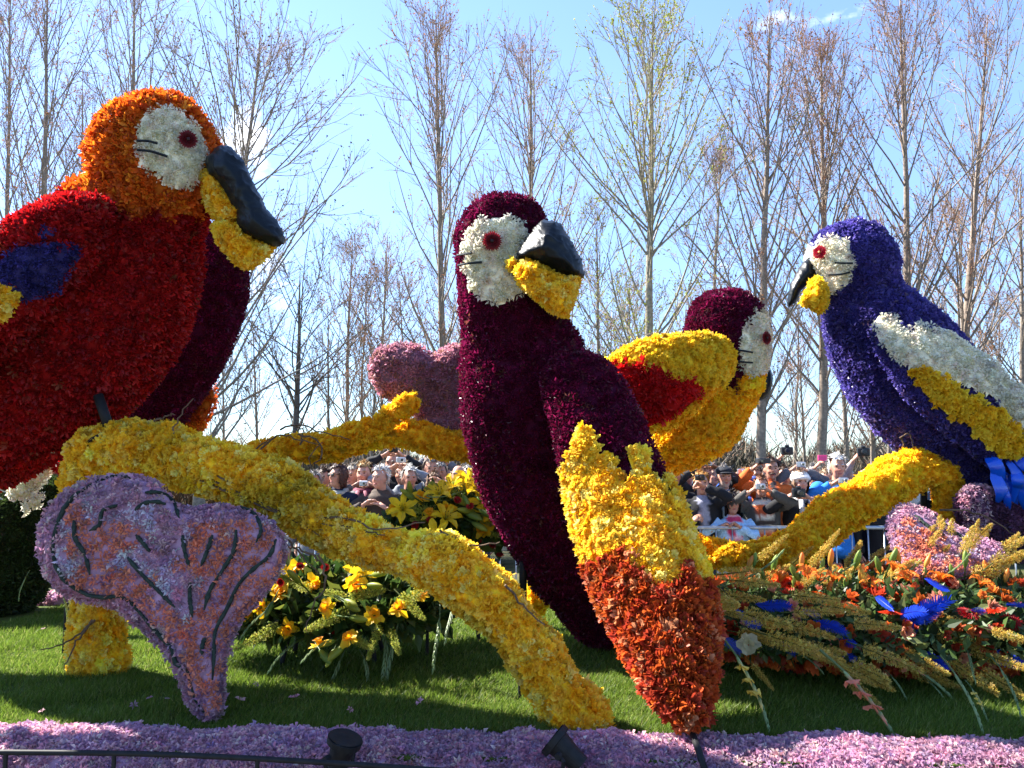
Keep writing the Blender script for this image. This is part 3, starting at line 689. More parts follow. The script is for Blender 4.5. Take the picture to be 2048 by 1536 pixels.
def person(px, top, Y, label, coat, yaw=0., hy=None, hair='short', hc=(.10, .06, .035), r=None, l=None, shirt=None, stripes=None, collar=None, scarf=None, hat=None, glasses=None, beard=None, kid=False, skin=0, H=None, tro=(.03, .035, .05), pitch=0., open_=.055, rc=.7, lc=.7, mous=None):
    """r / l: photograph position of the hand on the picture's left / right as (px, py, Y)"""
    tp = at(px, top, Y); Ht = tp[2] if H is None else H; k = Ht / 1.75
    gz = tp[2] - Ht; base = np.array([tp[0], Y, gz]); hk = k * .95 if not kid else k * 1.06
    yb = yaw * .6 if hy is None else yaw; yh = yaw if hy is None else hy
    f = np.array([math.sin(yb), -math.cos(yb), 0]); s = np.array([math.cos(yb), math.sin(yb), 0]); z = np.array([0, 0, 1.])
    Rb = np.stack([s, -f, z], 1)
    fh = np.array([math.sin(yh), -math.cos(yh), 0]); sh = np.array([math.cos(yh), math.sin(yh), 0])
    cp, sp_ = math.cos(pitch), math.sin(pitch); Rh = np.stack([sh, -(fh * cp + z * sp_), z * cp - fh * sp_], 1)
    hp0 = base + Rb @ np.array([0, -.01, 1.635]) * k
    W_ = lambda x, y, zz: base + Rb @ (np.array([x, y, zz]) * k)
    root = thing('person', base, label, 'person', 'spectators behind the barriers')
    hd = lambda x, y, zz: hp0 + Rh @ (np.array([x, y, zz]) * hk)
    # --- arms
    arms = {}
    for nm, sd, tgt in (('r', -1, r), ('l', 1, l)):
        shp = W_(sd * .175, .0, 1.415); t = at(*tgt) if tgt is not None else W_(sd * .27, -.07, .83)
        dirh = norm(t - shp); up = tgt is not None and t[2] > shp[2] - .05 * k
        pole = Rb @ np.array([sd * (.9 if up else .6), .1 if up else .6, -.5 if up else -.3])
        wr = t - norm(t - (shp + pole * .2)) * .075 * k
        el, wr = ik(shp, wr, .285 * k, .26 * k, pole); arms[nm] = (shp, el, wr, tgt is not None, sd)
    # --- skin solid
    B = []
    B.append(ellipsoid(hp0 + Rh @ np.array([0, .006, .012]) * hk, np.array([.074, .094, .104]) * hk, 14, 20, Rh))
    B.append(ellipsoid(hd(0, -.032, -.062), np.array([.056, .058, .058]) * hk, 10, 14, Rh))
    B.append(ellipsoid(hd(0, -.068, -.098), np.array([.026, .022, .02]) * hk, 8, 10, Rh))
    B.append(ellipsoid(hd(0, -.098, -.022), np.array([.013, .024, .017]) * hk, 8, 10, Rh))
    B.append(tubes(np.array([hd(0, -.088, .022), hd(0, -.103, -.015)]), np.array([.009, .014]) * hk, 8))
    for e in (-1, 1):
        B.append(ellipsoid(hd(e * .077, .008, -.012), np.array([.011, .022, .03]) * hk, 8, 8, Rh))
        B.append(ellipsoid(hd(e * .036, -.066, -.03), np.array([.024, .024, .02]) * hk, 8, 8, Rh))
        B.append(ellipsoid(hd(e * .033, -.081, .032), np.array([.025, .014, .009]) * hk, 8, 8, Rh))
    B.append(tubes(np.array([W_(0, .02, 1.40), W_(0, .01, 1.49), hp0 + Rh @ np.array([0, .01, -.06]) * hk]), np.array([.07, .054, .052]) * k, 12))
    torso = lambda g: loft_world([W_(0, .0, .80), W_(0, 0, .9), W_(0, .0, 1.06), W_(0, -.005, 1.27), W_(0, .0, 1.40), W_(0, .005, 1.46), W_(0, .005, 1.475)], s, [(.15 + g, .11 + g), (.17 + g, .125 + g), (.15 + g, .115 + g), (.185 + g, .13 + g), (.165 + g, .10 + g), (.08 + g * .5, .07 + g * .5), (.02, .02)], k)
    B.append(torso(-.008))
    hands = []
    for nm in arms:
        shp, el, wr, raised, sd = arms[nm]
        B.append(tubes(np.array([shp, (shp + el) / 2, el, (el + wr) / 2, wr]), np.array([.05, .046, .038, .036, .026]) * k, 10))
        fd = norm(wr - el)
        if raised:
            inw = s * -sd; hdv = norm(fd + np.array([0, 0, .25]) + inw * .45); hands.append(hand(wr, hdv, norm(inw + f * .2 - fd * .1), rc if nm == 'r' else lc, sd, k))
        else: hands.append(hand(wr, fd, -s * sd, .25, sd, k))
    for e in (-1, 1):
        B.append(tubes(np.array([W_(e * .09, 0, .92), W_(e * .095, -.01, .5), W_(e * .1, .02, .09)]), np.array([.085, .055, .04]) * k, 10))
        B.append(tubes(np.array([W_(e * .1, .06, .05), W_(e * .1, -.05, .045), W_(e * .11, -.16, .03)]), np.array([.035, .042, .03]) * k, 8))
    sk = np.array(SKINS[skin % 4])
    def skin_col(V):
        q = (V - hp0) @ Rh / hk; c = np.repeat(sk[None], len(V), 0)
        red = np.exp(-((np.abs(q[:, 0]) - .042)**2 + (q[:, 2] + .03)**2) / .0005) + np.exp(-(q[:, 0]**2 + (q[:, 2] + .025)**2 + (q[:, 1] + .11)**2) / .0004)
        c = c * (1 - np.clip(red, 0, 1)[:, None] * np.array([.02, .22, .25]))
        if beard:
            m = (q[:, 2] < -.05) & (q[:, 1] < -.0) & (q[:, 2] > -.125) & (np.hypot(q[:, 0], q[:, 2] + .062) > .019); c[m] = c[m] * .45 + np.array(beard) * .55
        return c
    people_jobs.append((root, 'body', merge(B), .0125 * k, .2, M_SKIN, skin_col, hands))
    # --- clothes
    Cs = [torso(.022)]; nk = collar is not None
    Cs.append(loft_world([W_(0, .0, .70), W_(0, 0, .76), W_(0, 0, .86)], s, [(.02, .02), (.195, .15), (.185, .14)], k))
    for nm in arms:
        shp, el, wr, raised, sd = arms[nm]; cuff = wr - norm(wr - el) * .02 * k
        Cs.append(tubes(np.array([shp - (shp - W_(0, 0, 1.40)) * .3, shp, shp * .5 + el * .5, el, el * .5 + cuff * .5, cuff]), np.array([.06, .074, .068, .058, .053, .044]) * k, 12))
    Cs.append(loft_world([W_(0, .012, 1.40), W_(0, .008, 1.455), W_(0, .002, 1.50), W_(0, 0, 1.505)], s, [(.11, .09), (.085, .08), (.074, .07), (.06, .06)], k))
    coat = np.array(coat)
    def cloth_col(V):
        q = (V - base) @ Rb / k; c = np.repeat(coat[None], len(V), 0)
        if shirt is not None or stripes is not None:
            m = (np.abs(q[:, 0]) < open_ + .012 * np.sin(q[:, 2] * 40)) & (q[:, 1] < -.03) & (q[:, 2] < 1.52) & (q[:, 2] > .7)
            for nm in arms:
                _, el, wr, ra, sd = arms[nm]
                for A_, B_ in ((arms[nm][0], el), (el, wr)):
                    tt = np.clip(((V - A_) @ (B_ - A_)) / ((B_ - A_) @ (B_ - A_)), 0, 1)[:, None]; dd = np.linalg.norm(V - (A_ + tt * (B_ - A_)), axis=1); m &= dd > .088 * k
            if stripes is not None:
                wdt, cols = stripes; c[m] = np.array(cols)[((q[m, 2] / wdt).astype(int)) % len(cols)]
            else: c[m] = np.array(shirt)
        if collar is not None:
            m = (q[:, 2] > 1.44) & (np.abs(q[:, 0]) < .13); c[m] = np.array(collar)
        return c
    people_jobs.append((root, 'jacket', merge(Cs), .0155 * k, .23, M_CLOTH, cloth_col, None))
    L_ = []
    for e in (-1, 1): L_.append(tubes(np.array([W_(e * .085, 0, .9), W_(e * .09, -.005, .5), W_(e * .1, .015, .07)]), np.array([.105, .075, .062]) * k, 10))
    Vl, Fl = merge(L_); part(root, 'trousers', Vl, Fl, M_CLOTH, np.array(tro), True)
    V2, F2 = merge([ellipsoid(W_(e * .105, -.06, .045), np.array([.05, .14, .045]) * k, 8, 12, Rb) for e in (-1, 1)]); part(root, 'shoes', V2, F2, M_DARK, None, True)
    if scarf is not None:
        sc = np.array(scarf[0]); th = np.linspace(0, 2 * PI, 15); ring = np.array([W_(.085 * math.sin(t), -.005 + .085 * math.cos(t) * 1.0, 1.475 - .025 * (math.cos(t) < 0)) for t in th])
        P1 = np.array([W_(-.03, -.10, 1.45), W_(-.035, -.155, 1.33), W_(-.04, -.16, 1.15)]); P2 = np.array([W_(.05, -.10, 1.45), W_(.06, -.155, 1.30), W_(.055, -.165, 1.02)])
        V, F = merge([tubes(ring, np.full(15, .034 * k), 10), tubes(P1, np.array([.03, .036, .036]) * k, 8), tubes(P2, np.array([.03, .04, .04]) * k, 8)])
        rr = np.random.default_rng(int(px)); c = np.repeat(sc[None], len(V), 0)
        if len(scarf) > 1: c = np.where(((V[:, 2] / .022).astype(int) % 2 == 0)[:, None], c, np.array(scarf[1])[None])
        part(root, 'scarf', V, F, M_CLOTH, c, True)
    # --- face details
    for e in (-1, 1):
        ey = part(root, 'eye', *ellipsoid(hd(e * .032, -.084, .012), np.array([.0115, .007, .006]) * hk, 6, 10, Rh), M_DARK, None, True)
    V, F = merge([tubes(np.array([hd(e * .014, -.098, .030), hd(e * .032, -.095, .036), hd(e * .05, -.078, .030)]), np.array([.004, .007, .004]) * hk, 5) for e in (-1, 1)])
    part(root, 'eyebrows', V, F, M_HAIR, np.array(hc) * .7)
    V, F = tubes(np.array([hd(-.024, -.078, -.066), hd(-.01, -.091, -.063), hd(.01, -.091, -.063), hd(.024, -.078, -.066)]), np.array([.003, .0068, .0068, .003]) * hk, 6)
    part(root, 'mouth', V, F, M_SKIN, np.array((.36, .10, .09)), True)
    if mous is not None:
        V, F = tubes(np.array([hd(-.034, -.078, -.058), hd(-.014, -.098, -.047), hd(.014, -.098, -.047), hd(.034, -.078, -.058)]), np.array([.004, .01, .01, .004]) * hk, 6); part(root, 'moustache', V, F, M_HAIR, np.array(mous))
    if glasses:
        mats = M_DARK
        V, F = merge([ellipsoid(hd(e * .034, -.1, .010), np.array([.026, .008, .019]) * hk, 8, 12, Rh) for e in (-1, 1)] + [tubes(np.array([hd(-.07, -.07, .016), hd(-.078, .01, .01)]), np.full(2, .004) * hk, 5), tubes(np.array([hd(.07, -.07, .016), hd(.078, .01, .01)]), np.full(2, .004) * hk, 5), tubes(np.array([hd(-.02, -.102, .016), hd(.02, -.102, .016)]), np.full(2, .004) * hk, 5)]) if glasses == 'sun' else \
            merge([tubes(np.array([hd(e * .034 + .024 * math.cos(t), -.102 + .01 * abs(math.cos(t)), .008 + .018 * math.sin(t)) for t in np.linspace(0, 2 * PI, 11)]), np.full(11, .0025) * hk, 4) for e in (-1, 1)])
        part(root, 'glasses', V, F, mats)
    # --- hair
    if hair:
        rr = np.random.default_rng(int(px * 7 + top)); nu, nv = 18, 26
        V, F = ellipsoid((0, 0, 0), (1, 1, 1), nu, nv); q = V.copy()
        zm = {'short': -.25, 'bob': -.95, 'long': -.97, 'rim': -.35, 'curly': -.6}[hair]
        if hair == 'rim': keep = (q[:, 1] > -.1) & (q[:, 2] < .45) & (q[:, 2] > zm)
        else: keep = (q[:, 2] > zm) & ((q[:, 1] > -.18) | (q[:, 2] > .60 + .12 * q[:, 0]**2)) | ((hair in ('bob', 'long')) & (np.abs(q[:, 0]) > .72) & (q[:, 1] > -.5) & (q[:, 2] > zm))
        F = F[keep[F].all(1)]
        nz = pattern_noise(V * .35, int(px)) * .05 + rr.normal(0, .035, len(V)); th_ = {'short': 1.10, 'bob': 1.2, 'long': 1.2, 'rim': 1.06, 'curly': 1.15}[hair]
        sc = np.array([.078, .098, .108]); V = V * sc * (th_ + nz * (1.6 if hair == 'curly' else 1))[:, None]
        if hair in ('bob', 'long'):
            lo = V[:, 2] < -.02; V[lo, 2] = -.02 + (V[lo, 2] + .02) * (1.5 if hair == 'bob' else 2.6); V[lo, 0] *= 1.08
        V = V + np.array([0, .008, .012])
        # outer and inner skin, so that the hair is a solid of its own thickness
        Vi = V * .93; n0 = len(V); V = np.concatenate([V, Vi]); F = np.concatenate([F, F[:, ::-1] + n0])
        Vw = hp0 + (V * hk) @ Rh.T
        c = np.array(hc) * (1 + rr.normal(0, .18, (len(Vw), 1)))
        # loose locks over the hair, so that its outline is broken
        used0 = np.unique(F); used0 = used0[used0 < n0]; pk = used0[rr.integers(0, len(used0), 330)]; ctr_ = hp0; Pn = norm(Vw[pk] - ctr_); jit_ = Vw[pk] + rr.normal(0, .007, (330, 3)) * hk
        fl = norm(np.array([0, 0, -1.]) - Pn * (Pn @ np.array([0, 0, -1.]))[:, None] + Pn * .38 + rr.normal(0, .35, (330, 3))); sd_ = norm(np.cross(fl, Pn)) * (rr.uniform(.003, .0075, (330, 1)) * hk); ln_ = rr.uniform(.025, .055, (330, 1)) * hk
        Lv = np.stack([jit_ - sd_, jit_ + sd_, jit_ + fl * ln_], 1).reshape(-1, 3); Lc = np.repeat(np.array(hc)[None] * (1 + rr.normal(0, .28, (330, 1))), 3, 0)
        F = np.concatenate([F, np.arange(990).reshape(-1, 3) + len(Vw)]); Vw = np.concatenate([Vw, Lv]); c = np.concatenate([c, Lc])
        used, inv = np.unique(F, return_inverse=True)
        part(root, 'hair', Vw[used], inv.reshape(-1, 3), M_HAIR, np.clip(c[used], 0, 1), hair != 'curly')
    if hat:
        kind, hcol = hat; hcol = np.array(hcol)
        if kind == 'flat':
            Vs = [ellipsoid(hd(0, .0, .072), np.array([.098, .118, .052]) * hk, 10, 18, Rh), ellipsoid(hd(0, -.10, .048), np.array([.078, .06, .013]) * hk, 8, 14, Rh)]
        elif kind == 'knit':
            V, F = ellipsoid(hd(0, .025, .055), np.array([.108, .122, .085]) * hk, 12, 22, Rh); th = np.linspace(0, 2 * PI, 19)
            Vs = [(V, F), tubes(np.array([hd(.088 * math.sin(t), .0 + .108 * math.cos(t), .045 - .012 * math.cos(t)) for t in th]), np.full(19, .023) * hk, 8)]
        else:
            Vs = [ellipsoid(hd(0, .005, .055), np.array([.086, .106, .075]) * hk, 10, 18, Rh), ellipsoid(hd(0, -.12, .05), np.array([.07, .07, .01]) * hk, 8, 14, Rh)]
        V, F = merge(Vs); part(root, 'hat', V, F, M_CLOTH, hcol, True)
    return root

def loft_world(C, s, radii, k, ns=20):
    C = np.array(C); th = np.arange(ns) * 2 * PI / ns; y = np.cross(np.array([0, 0, 1.]), s)
    n = len(C); cc = spline(np.concatenate([C, np.array(radii) * k], 1), n * 4) if n > 2 else np.concatenate([C, np.array(radii) * k], 1)
    V = cc[:, None, :3] + np.cos(th)[None, :, None] * s * cc[:, 3, None, None] + np.sin(th)[None, :, None] * y * cc[:, 4, None, None]
    m = len(cc); V = V.reshape(-1, 3); F = quads_grid(m, ns)[:, ::-1]
    F = np.concatenate([F, [[0, i, i + 1] for i in range(1, ns - 1)], [[(m - 1) * ns, (m - 1) * ns + i + 1, (m - 1) * ns + i] for i in range(1, ns - 1)]])
    return outward(V, F)

def camera_thing(px, py, Y, label, kind='compact', yaw=0., col='silver'):
    c = at(px, py, Y); root = thing('camera', c, label, 'camera', 'cameras held by the spectators')
    R = np.array(Matrix.Rotation(yaw, 3, 'Z')); body = M_CAMS if col == 'silver' else (M_PINK if col == 'pink' else M_CAMB)
    if kind == 'phone':
        part(root, 'body', *bbox_bevel(c, (.062, .011, .118) if col != 'pink' else (.11, .02, .065), .004, R), body); part(root, 'lens', *tubes(np.array([c + R @ np.array([.018, -.006, .04]), c + R @ np.array([.018, -.013, .04])]), np.array([.006, .005]), 10), M_CAMB); return
    w, d, h = {'compact': (.1, .026, .06), 'slr': (.13, .05, .09), 'video': (.055, .12, .06)}[kind]
    b = part(root, 'body', *bbox_bevel(c, (w, d, h), .008, R), body)
    Lr = {'compact': .023, 'slr': .034, 'video': .024}[kind]; y0 = -d / 2; ox = .012 if kind == 'compact' else 0
    le = part(root, 'lens', *tubes(np.array([c + R @ np.array([ox, y, 0]) for y in (y0 + .002, y0 - .01, y0 - .011, y0 - (.022 if kind != 'slr' else .06))]), np.array([Lr, Lr, Lr * .85, Lr * .8]), 18), M_CAMB if col != 'silver' else M_CAMS, None, False)
    e = y0 - (.0225 if kind != 'slr' else .0605); sub(le, 'front_glass', *tubes(np.array([c + R @ np.array([ox, e, 0]), c + R @ np.array([ox, e - .002, 0])]), np.array([Lr * .62, Lr * .55]), 16), M_GLASS_DARK)
    if kind == 'video': part(root, 'flip_screen', *bbox_bevel(c + R @ np.array([.075, .0, .0]), (.085, .012, .058), .004, R), M_CAMB)
    if kind == 'slr': part(root, 'viewfinder_hump', *bbox_bevel(c + R @ np.array([0, 0, .055]), (.05, .045, .03), .01, R), M_CAMB)
    if kind == 'compact': part(root, 'flash', *box(c + R @ np.array([-.03, y0 - .001, .018]), (.016, .004, .009), R), M_CAMS)

NAVY, BLK, GREY, BRN = (.012, .016, .035), (.014, .014, .016), (.16, .17, .18), (.055, .04, .032)
GH, WH, BLD, BH = (.30, .28, .26), (.62, .60, .55), (.45, .29, .12), (.07, .035, .02)
# left group
person(648, 938, 8.7, 'brown-haired person in dark coat at the left end of the crowd, behind the bare twigs', (.03, .03, .035), -.2, hair='short', hc=BH, skin=1)
person(630, 946, 8.4, 'person in grey jacket leftmost in the crowd, half hidden by the yellow branch', (.16, .17, .20), -.5, hair='short', hc=GH, skin=2)
person(678, 930, 8.35, 'woman with dark sunglasses, brown bob and navy coat with pale scarf', NAVY, -.75, hair='bob', hc=(.06, .022, .014), glasses='sun', scarf=[(.42, .42, .38), (.24, .25, .22)])
person(706, 932, 8.9, 'older grey-haired person just behind the woman in sunglasses', (.10, .09, .09), -.35, hair='short', hc=(.4, .36, .3), skin=2)
person(728, 927, 8.65, 'blonde young woman with plum scarf holding a small camera at her chest', (.12, .12, .13), -.1, hair='short', hc=BLD, scarf=[(.16, .02, .05), (.3, .12, .16)], r=(716, 966, 8.4), l=(740, 966, 8.4), skin=2)
person(762, 934, 8.2, 'white-haired elderly woman clapping in a brown fur-collared coat', BRN, -.55, hair='curly', hc=(.55, .54, .52), collar=(.085, .06, .045), r=(733, 1008, 7.98), l=(760, 1018, 7.95), skin=2, rc=.15, lc=.15)
person(785, 907, 9.1, 'man in black jacket raising a camera above his head with both arms', BLK, -.1, hair='rim', hc=GH, r=(774, 900, 8.85), l=(800, 900, 8.85), skin=0)
person(806, 926, 8.7, 'curly fair-haired woman behind the white-haired woman with the scarf', (.20, .22, .25), -.3, hair='curly', hc=(.42, .30, .16), r=(790, 925, 8.45), l=(812, 925, 8.45))
person(819, 935, 8.25, 'white-haired woman in pale blue-grey jacket standing behind the yellow lilies', (.20, .24, .31), .35, hair='short', hc=(.62, .60, .55), collar=(.2, .2, .21), skin=0)
person(861, 916, 8.8, 'tall grey-haired man in beige jacket looking to the right', (.17, .16, .14), .35, hair='short', hc=(.24, .2, .17), shirt=(.45, .46, .46), skin=0, pitch=-.1)
person(880, 926, 9.2, 'person with both arms up holding a dark phone, hidden behind the tall grey man', (.12, .125, .14), 0, hair='short', hc=GH, r=(857, 908, 8.95), l=(886, 914, 8.95), skin=0)
person(868, 947, 8.1, 'brown-haired head with a raised hand, low behind the yellow flowers', (.2, .17, .15), .2, hair='bob', hc=(.16, .09, .05), l=(879, 955, 7.9), lc=.1)
person(917, 930, 8.4, 'nearly bald white-haired man behind the yellow flowers', (.2, .22, .25), -.1, hair='rim', hc=(.66, .64, .6), skin=0)
person(937, 931, 8.8, 'grey-haired person right behind the nearly bald man', (.15, .15, .16), .2, hair='short', hc=GH)
person(950, 922, 9.2, 'person in dark blue cap beside the left edge of the middle maroon parrot', NAVY, 0, hair='short', hc=BH, hat=('cap', (.015, .02, .05)))
# right group
person(1346, 930, 8.4, 'man in dark cap and black jacket beside the tail of the middle parrot', BLK, .1, hair='short', hc=BH, hat=('cap', (.015, .015, .018)), skin=3)
person(1372, 938, 9.1, 'person reaching up with a black camera behind the man in the dark cap', BLK, .1, hair='short', hc=(.3, .2, .1), r=(1383, 929, 8.85))
person(1409, 921, 8.8, 'dark-haired man holding a silver camera in front of his brow', (.03, .03, .034), .1, hair='short', hc=(.03, .022, .018), r=(1402, 928, 8.5), l=(1428, 926, 8.5), skin=3)
person(1402, 946, 8.2, 'fair-haired woman in black jacket pressing a camera to her eye, one hand on the rail', BLK, -.1, hair='curly', hc=(.5, .27, .07), shirt=(.28, .28, .34), r=(1392, 1046, 7.97), l=(1400, 966, 7.95))
person(1447, 933, 8.45, 'bearded man in dark flat cap and black jacket over a pale shirt', BLK, .05, hair='short', hc=GH, hat=('flat', (.022, .024, .03)), beard=(.42, .38, .34), shirt=(.32, .36, .42), skin=0, open_=.06)
person(1488, 944, 9.0, 'fair-haired person with a blue collar photographing beside the flat cap', (.03, .10, .4), -.1, hair='curly', hc=(.45, .25, .1), r=(1471, 944, 8.75), l=(1492, 946, 8.75))
person(1541, 917, 8.75, 'moustached man in orange jacket raising a video camera', (.62, .12, .02), -.1, hair='short', hc=(.09, .05, .035), r=(1512, 926, 8.45), shirt=(.05, .045, .045), mous=(.09, .06, .045), skin=3, open_=.03)
person(1521, 952, 8.25, 'woman in orange, white and brown striped sweater photographing with both hands', (.075, .07, .062), .0, hair='short', hc=(.22, .09, .04), stripes=(.055, [(.66, .13, .03), (.66, .60, .48), (.05, .035, .03), (.66, .60, .48), (.36, .07, .025)]), r=(1507, 975, 7.95), l=(1533, 976, 7.95), open_=.11)
person(1464, 988, 8.13, 'dark-haired girl in pale blue jacket and pink striped top leaning on the rail', (.36, .58, .80), -.05, hair='long', hc=(.02, .012, .011), stripes=(.03, [(.55, .05, .12), (.72, .45, .48), (.5, .04, .10)]), kid=True, r=(1452, 1050, 7.98), l=(1470, 1052, 7.95), skin=1, open_=.085)
person(1600, 944, 8.25, 'woman in white knitted hat, black coat and checked scarf holding a dark camera', BLK, -.05, hair='bob', hc=(.2, .12, .07), hat=('knit', (.74, .72, .68)), scarf=[(.5, .5, .5), (.04, .04, .045)], r=(1581, 990, 7.95), l=(1612, 992, 7.95), skin=2)
person(1597, 934, 8.95, 'person behind the white knitted hat holding a silver camera high', (.10, .10, .11), 0, hair='short', hc=GH, r=(1588, 930, 8.7), l=(1602, 931, 8.7))
person(1567, 934, 9.3, 'person hidden behind the orange jacket whose dark sleeve lifts a black camera', (.02, .02, .024), 0, hair='short', hc=BH, r=(1566, 904, 9.05))
person(1650, 940, 9.2, 'person hidden behind the white-haired man, lifting a pink phone in a beige sleeve', (.33, .27, .25), 0, hair='short', hc=(.3, .2, .12), r=(1636, 924, 8.9))
person(1673, 911, 8.45, 'white-haired man in bright blue jacket looking down at his camera', (.03, .20, .62), -.1, hair='curly', hc=(.72, .70, .66), collar=(.02, .02, .025), r=(1676, 962, 8.12), l=(1698, 962, 8.12), skin=0, pitch=-.12)
person(1694, 938, 9.1, 'person in pale pink sleeve lifting a black camera at the right of the crowd', (.34, .25, .235), 0, hair='short', hc=GH, r=(1716, 908, 8.8))
person(1738, 945, 8.7, 'person in dark coat behind the rising yellow branch', (.03, .03, .04), 0, hair='short', hc=BH, l=(1733, 940, 8.45))
person(1760, 960, 8.3, 'person in black coat standing behind the rounded barrier corner', BLK, -.1, hair='short', hc=GH)
person(1905, 945, 8.5, 'person seen in the gap right of the yellow branch knee', (.25, .22, .22), -.2, hair='short', hc=BH)
for (px, tp_, yy, lab, ct, hr, hcc) in [(665, 934, 9.7, 'dark-haired person glimpsed between the sunglasses woman and the twigs', (.03, .03, .035), 'short', BH), (742, 930, 9.8, 'balding man glimpsed behind the blonde young woman', (.05, .05, .06), 'rim', GH),
                                     (832, 930, 9.8, 'fair person glimpsed between the scarf woman and the tall grey man', (.12, .1, .09), 'bob', BLD), (899, 933, 9.6, 'dark-haired person glimpsed left of the nearly bald man', (.02, .02, .03), 'short', BH),
                                     (1425, 932, 9.6, 'person in black glimpsed left of the flat cap', BLK, 'short', BH), (1510, 934, 9.7, 'brown-haired person glimpsed left of the orange jacket', (.04, .035, .03), 'bob', (.12, .07, .04)), (1625, 932, 9.7, 'dark-coated person glimpsed right of the white knitted hat', BLK, 'short', GH)]:
    person(px, tp_, yy, lab, ct, .1, hair=hr, hc=hcc)
for a in [(728, 967, 8.33, 'small silver camera held by the blonde young woman', 'compact', -.2, 'silver'), (787, 899, 8.83, 'black camera held overhead by the man in black', 'compact', 0, 'black'),
          (802, 920, 8.4, 'silver camera held up by the curly fair-haired woman', 'compact', .1, 'silver'), (872, 910, 8.95, 'dark phone held up above the tall grey man', 'phone', 0, 'black'),
          (1383, 924, 8.8, 'black camera with long lens left of the silver one', 'slr', .3, 'black'), (1415, 926, 8.45, 'silver camera at the brow of the dark-haired man', 'compact', 0, 'silver'),
          (1400, 955, 7.93, 'dark camera pressed to the fair-haired woman\'s eye', 'compact', 0, 'black'), (1484, 943, 8.7, 'silver camera beside the flat cap', 'compact', 0, 'silver'),
          (1519, 922, 8.42, 'video camera with flip screen raised by the man in orange', 'video', 0, 'black'), (1521, 973, 7.93, 'silver camera at the striped sweater woman\'s face', 'compact', 0, 'silver'),
          (1597, 986, 7.93, 'dark camera held at chest by the woman in the white hat', 'slr', 0, 'black'), (1602, 929, 8.66, 'silver camera held above the white knitted hat', 'compact', 0, 'silver'),
          (1574, 902, 9.0, 'black camera lifted highest above the orange jacket', 'slr', -.2, 'black'), (1645, 916, 8.88, 'pink phone lifted beside the white-haired man', 'phone', .2, 'pink'),
          (1687, 961, 8.1, 'silver camera held by the man in the blue jacket', 'compact', 0, 'silver'), (1727, 904, 8.78, 'black camera lifted at the right end of the crowd', 'slr', -.3, 'black')]:
    camera_thing(*a)

# one depsgraph pass turns all body solids into continuous surfaces
_tmp = []
for (root, nm, (V, F), vox, dec, mat, colf, extra) in people_jobs:
    o = link('body_solid', mk_mesh('body_solid', V, F))
    m = o.modifiers.new('r', 'REMESH'); m.mode = 'VOXEL'; m.voxel_size = vox; m.use_smooth_shade = True
    m = o.modifiers.new('s', 'SMOOTH'); m.factor = .5; m.iterations = 2 if nm == 'body' else 4
    m = o.modifiers.new('d', 'DECIMATE'); m.ratio = dec
    _tmp.append(o)
dg = bpy.context.evaluated_depsgraph_get(); dg.update()
for o, (root, nm, _, vox, dec, mat, colf, extra) in zip(_tmp, people_jobs):
    me = bpy.data.meshes.new_from_object(o.evaluated_get(dg)); me.calc_loop_triangles()
    V = np.empty(len(me.vertices) * 3, np.float32); me.vertices.foreach_get('co', V); V = V.reshape(-1, 3).astype(float)
    F = np.empty(len(me.loop_triangles) * 3, np.int32); me.loop_triangles.foreach_get('vertices', F); F = F.reshape(-1, 3)
    if nm == 'body': V = V + vnormals(V, F) * (pattern_noise(V, int(abs(root.location.x) * 90), f=3.) * .0016)[:, None]
    if nm == 'jacket':      # cloth folds
        N_ = vnormals(V, F); V = V + N_ * (pattern_noise(V * 1.6, int(abs(root.location.x) * 100)) * .007)[:, None]
    if extra: V, F = merge([(V, F)] + extra)
    part(root, nm, V, F, mat, colf(V), True)
    bpy.data.objects.remove(o); bpy.data.meshes.remove(me)

# ------------------------------------------------------------------ the parade float: deck, turf, flower border
DZ = 0.75
TILT = -0.042                                   # the float stands slightly askew to the camera
yl = lambda x, y: y + TILT * x
def slab(x0, x1, y0, y1, z0, z1):
    V = np.array([(x, yl(x, y), z) for z in (z0, z1) for (x, y) in ((x0, y0), (x1, y0), (x1, y1), (x0, y1))])
    F = np.array([(0, 2, 1), (0, 3, 2), (4, 5, 6), (4, 6, 7), (0, 1, 5), (0, 5, 4), (1, 2, 6), (1, 6, 5), (2, 3, 7), (2, 7, 6), (3, 0, 4), (3, 4, 7)]); return V, F
fl = thing('parade_float', (0, 4.1, 0), 'long parade float platform carrying the flower parrots, edged with lilac hyacinths', 'float')
M_TURF = plain('turf_soil', (.04, .065, .01), .95, 0, .1, 26, (.075, .10, .02), .8)
part(fl, 'deck', *slab(-4.6, 4.8, 2.62, 5.45, .62, DZ), M_TURF)
part(fl, 'skirt', *slab(-4.58, 4.78, 2.64, 5.43, .12, .617), plain('dark_skirting', (.03, .035, .03), .8, 0, .2, 12, (.05, .055, .05)))
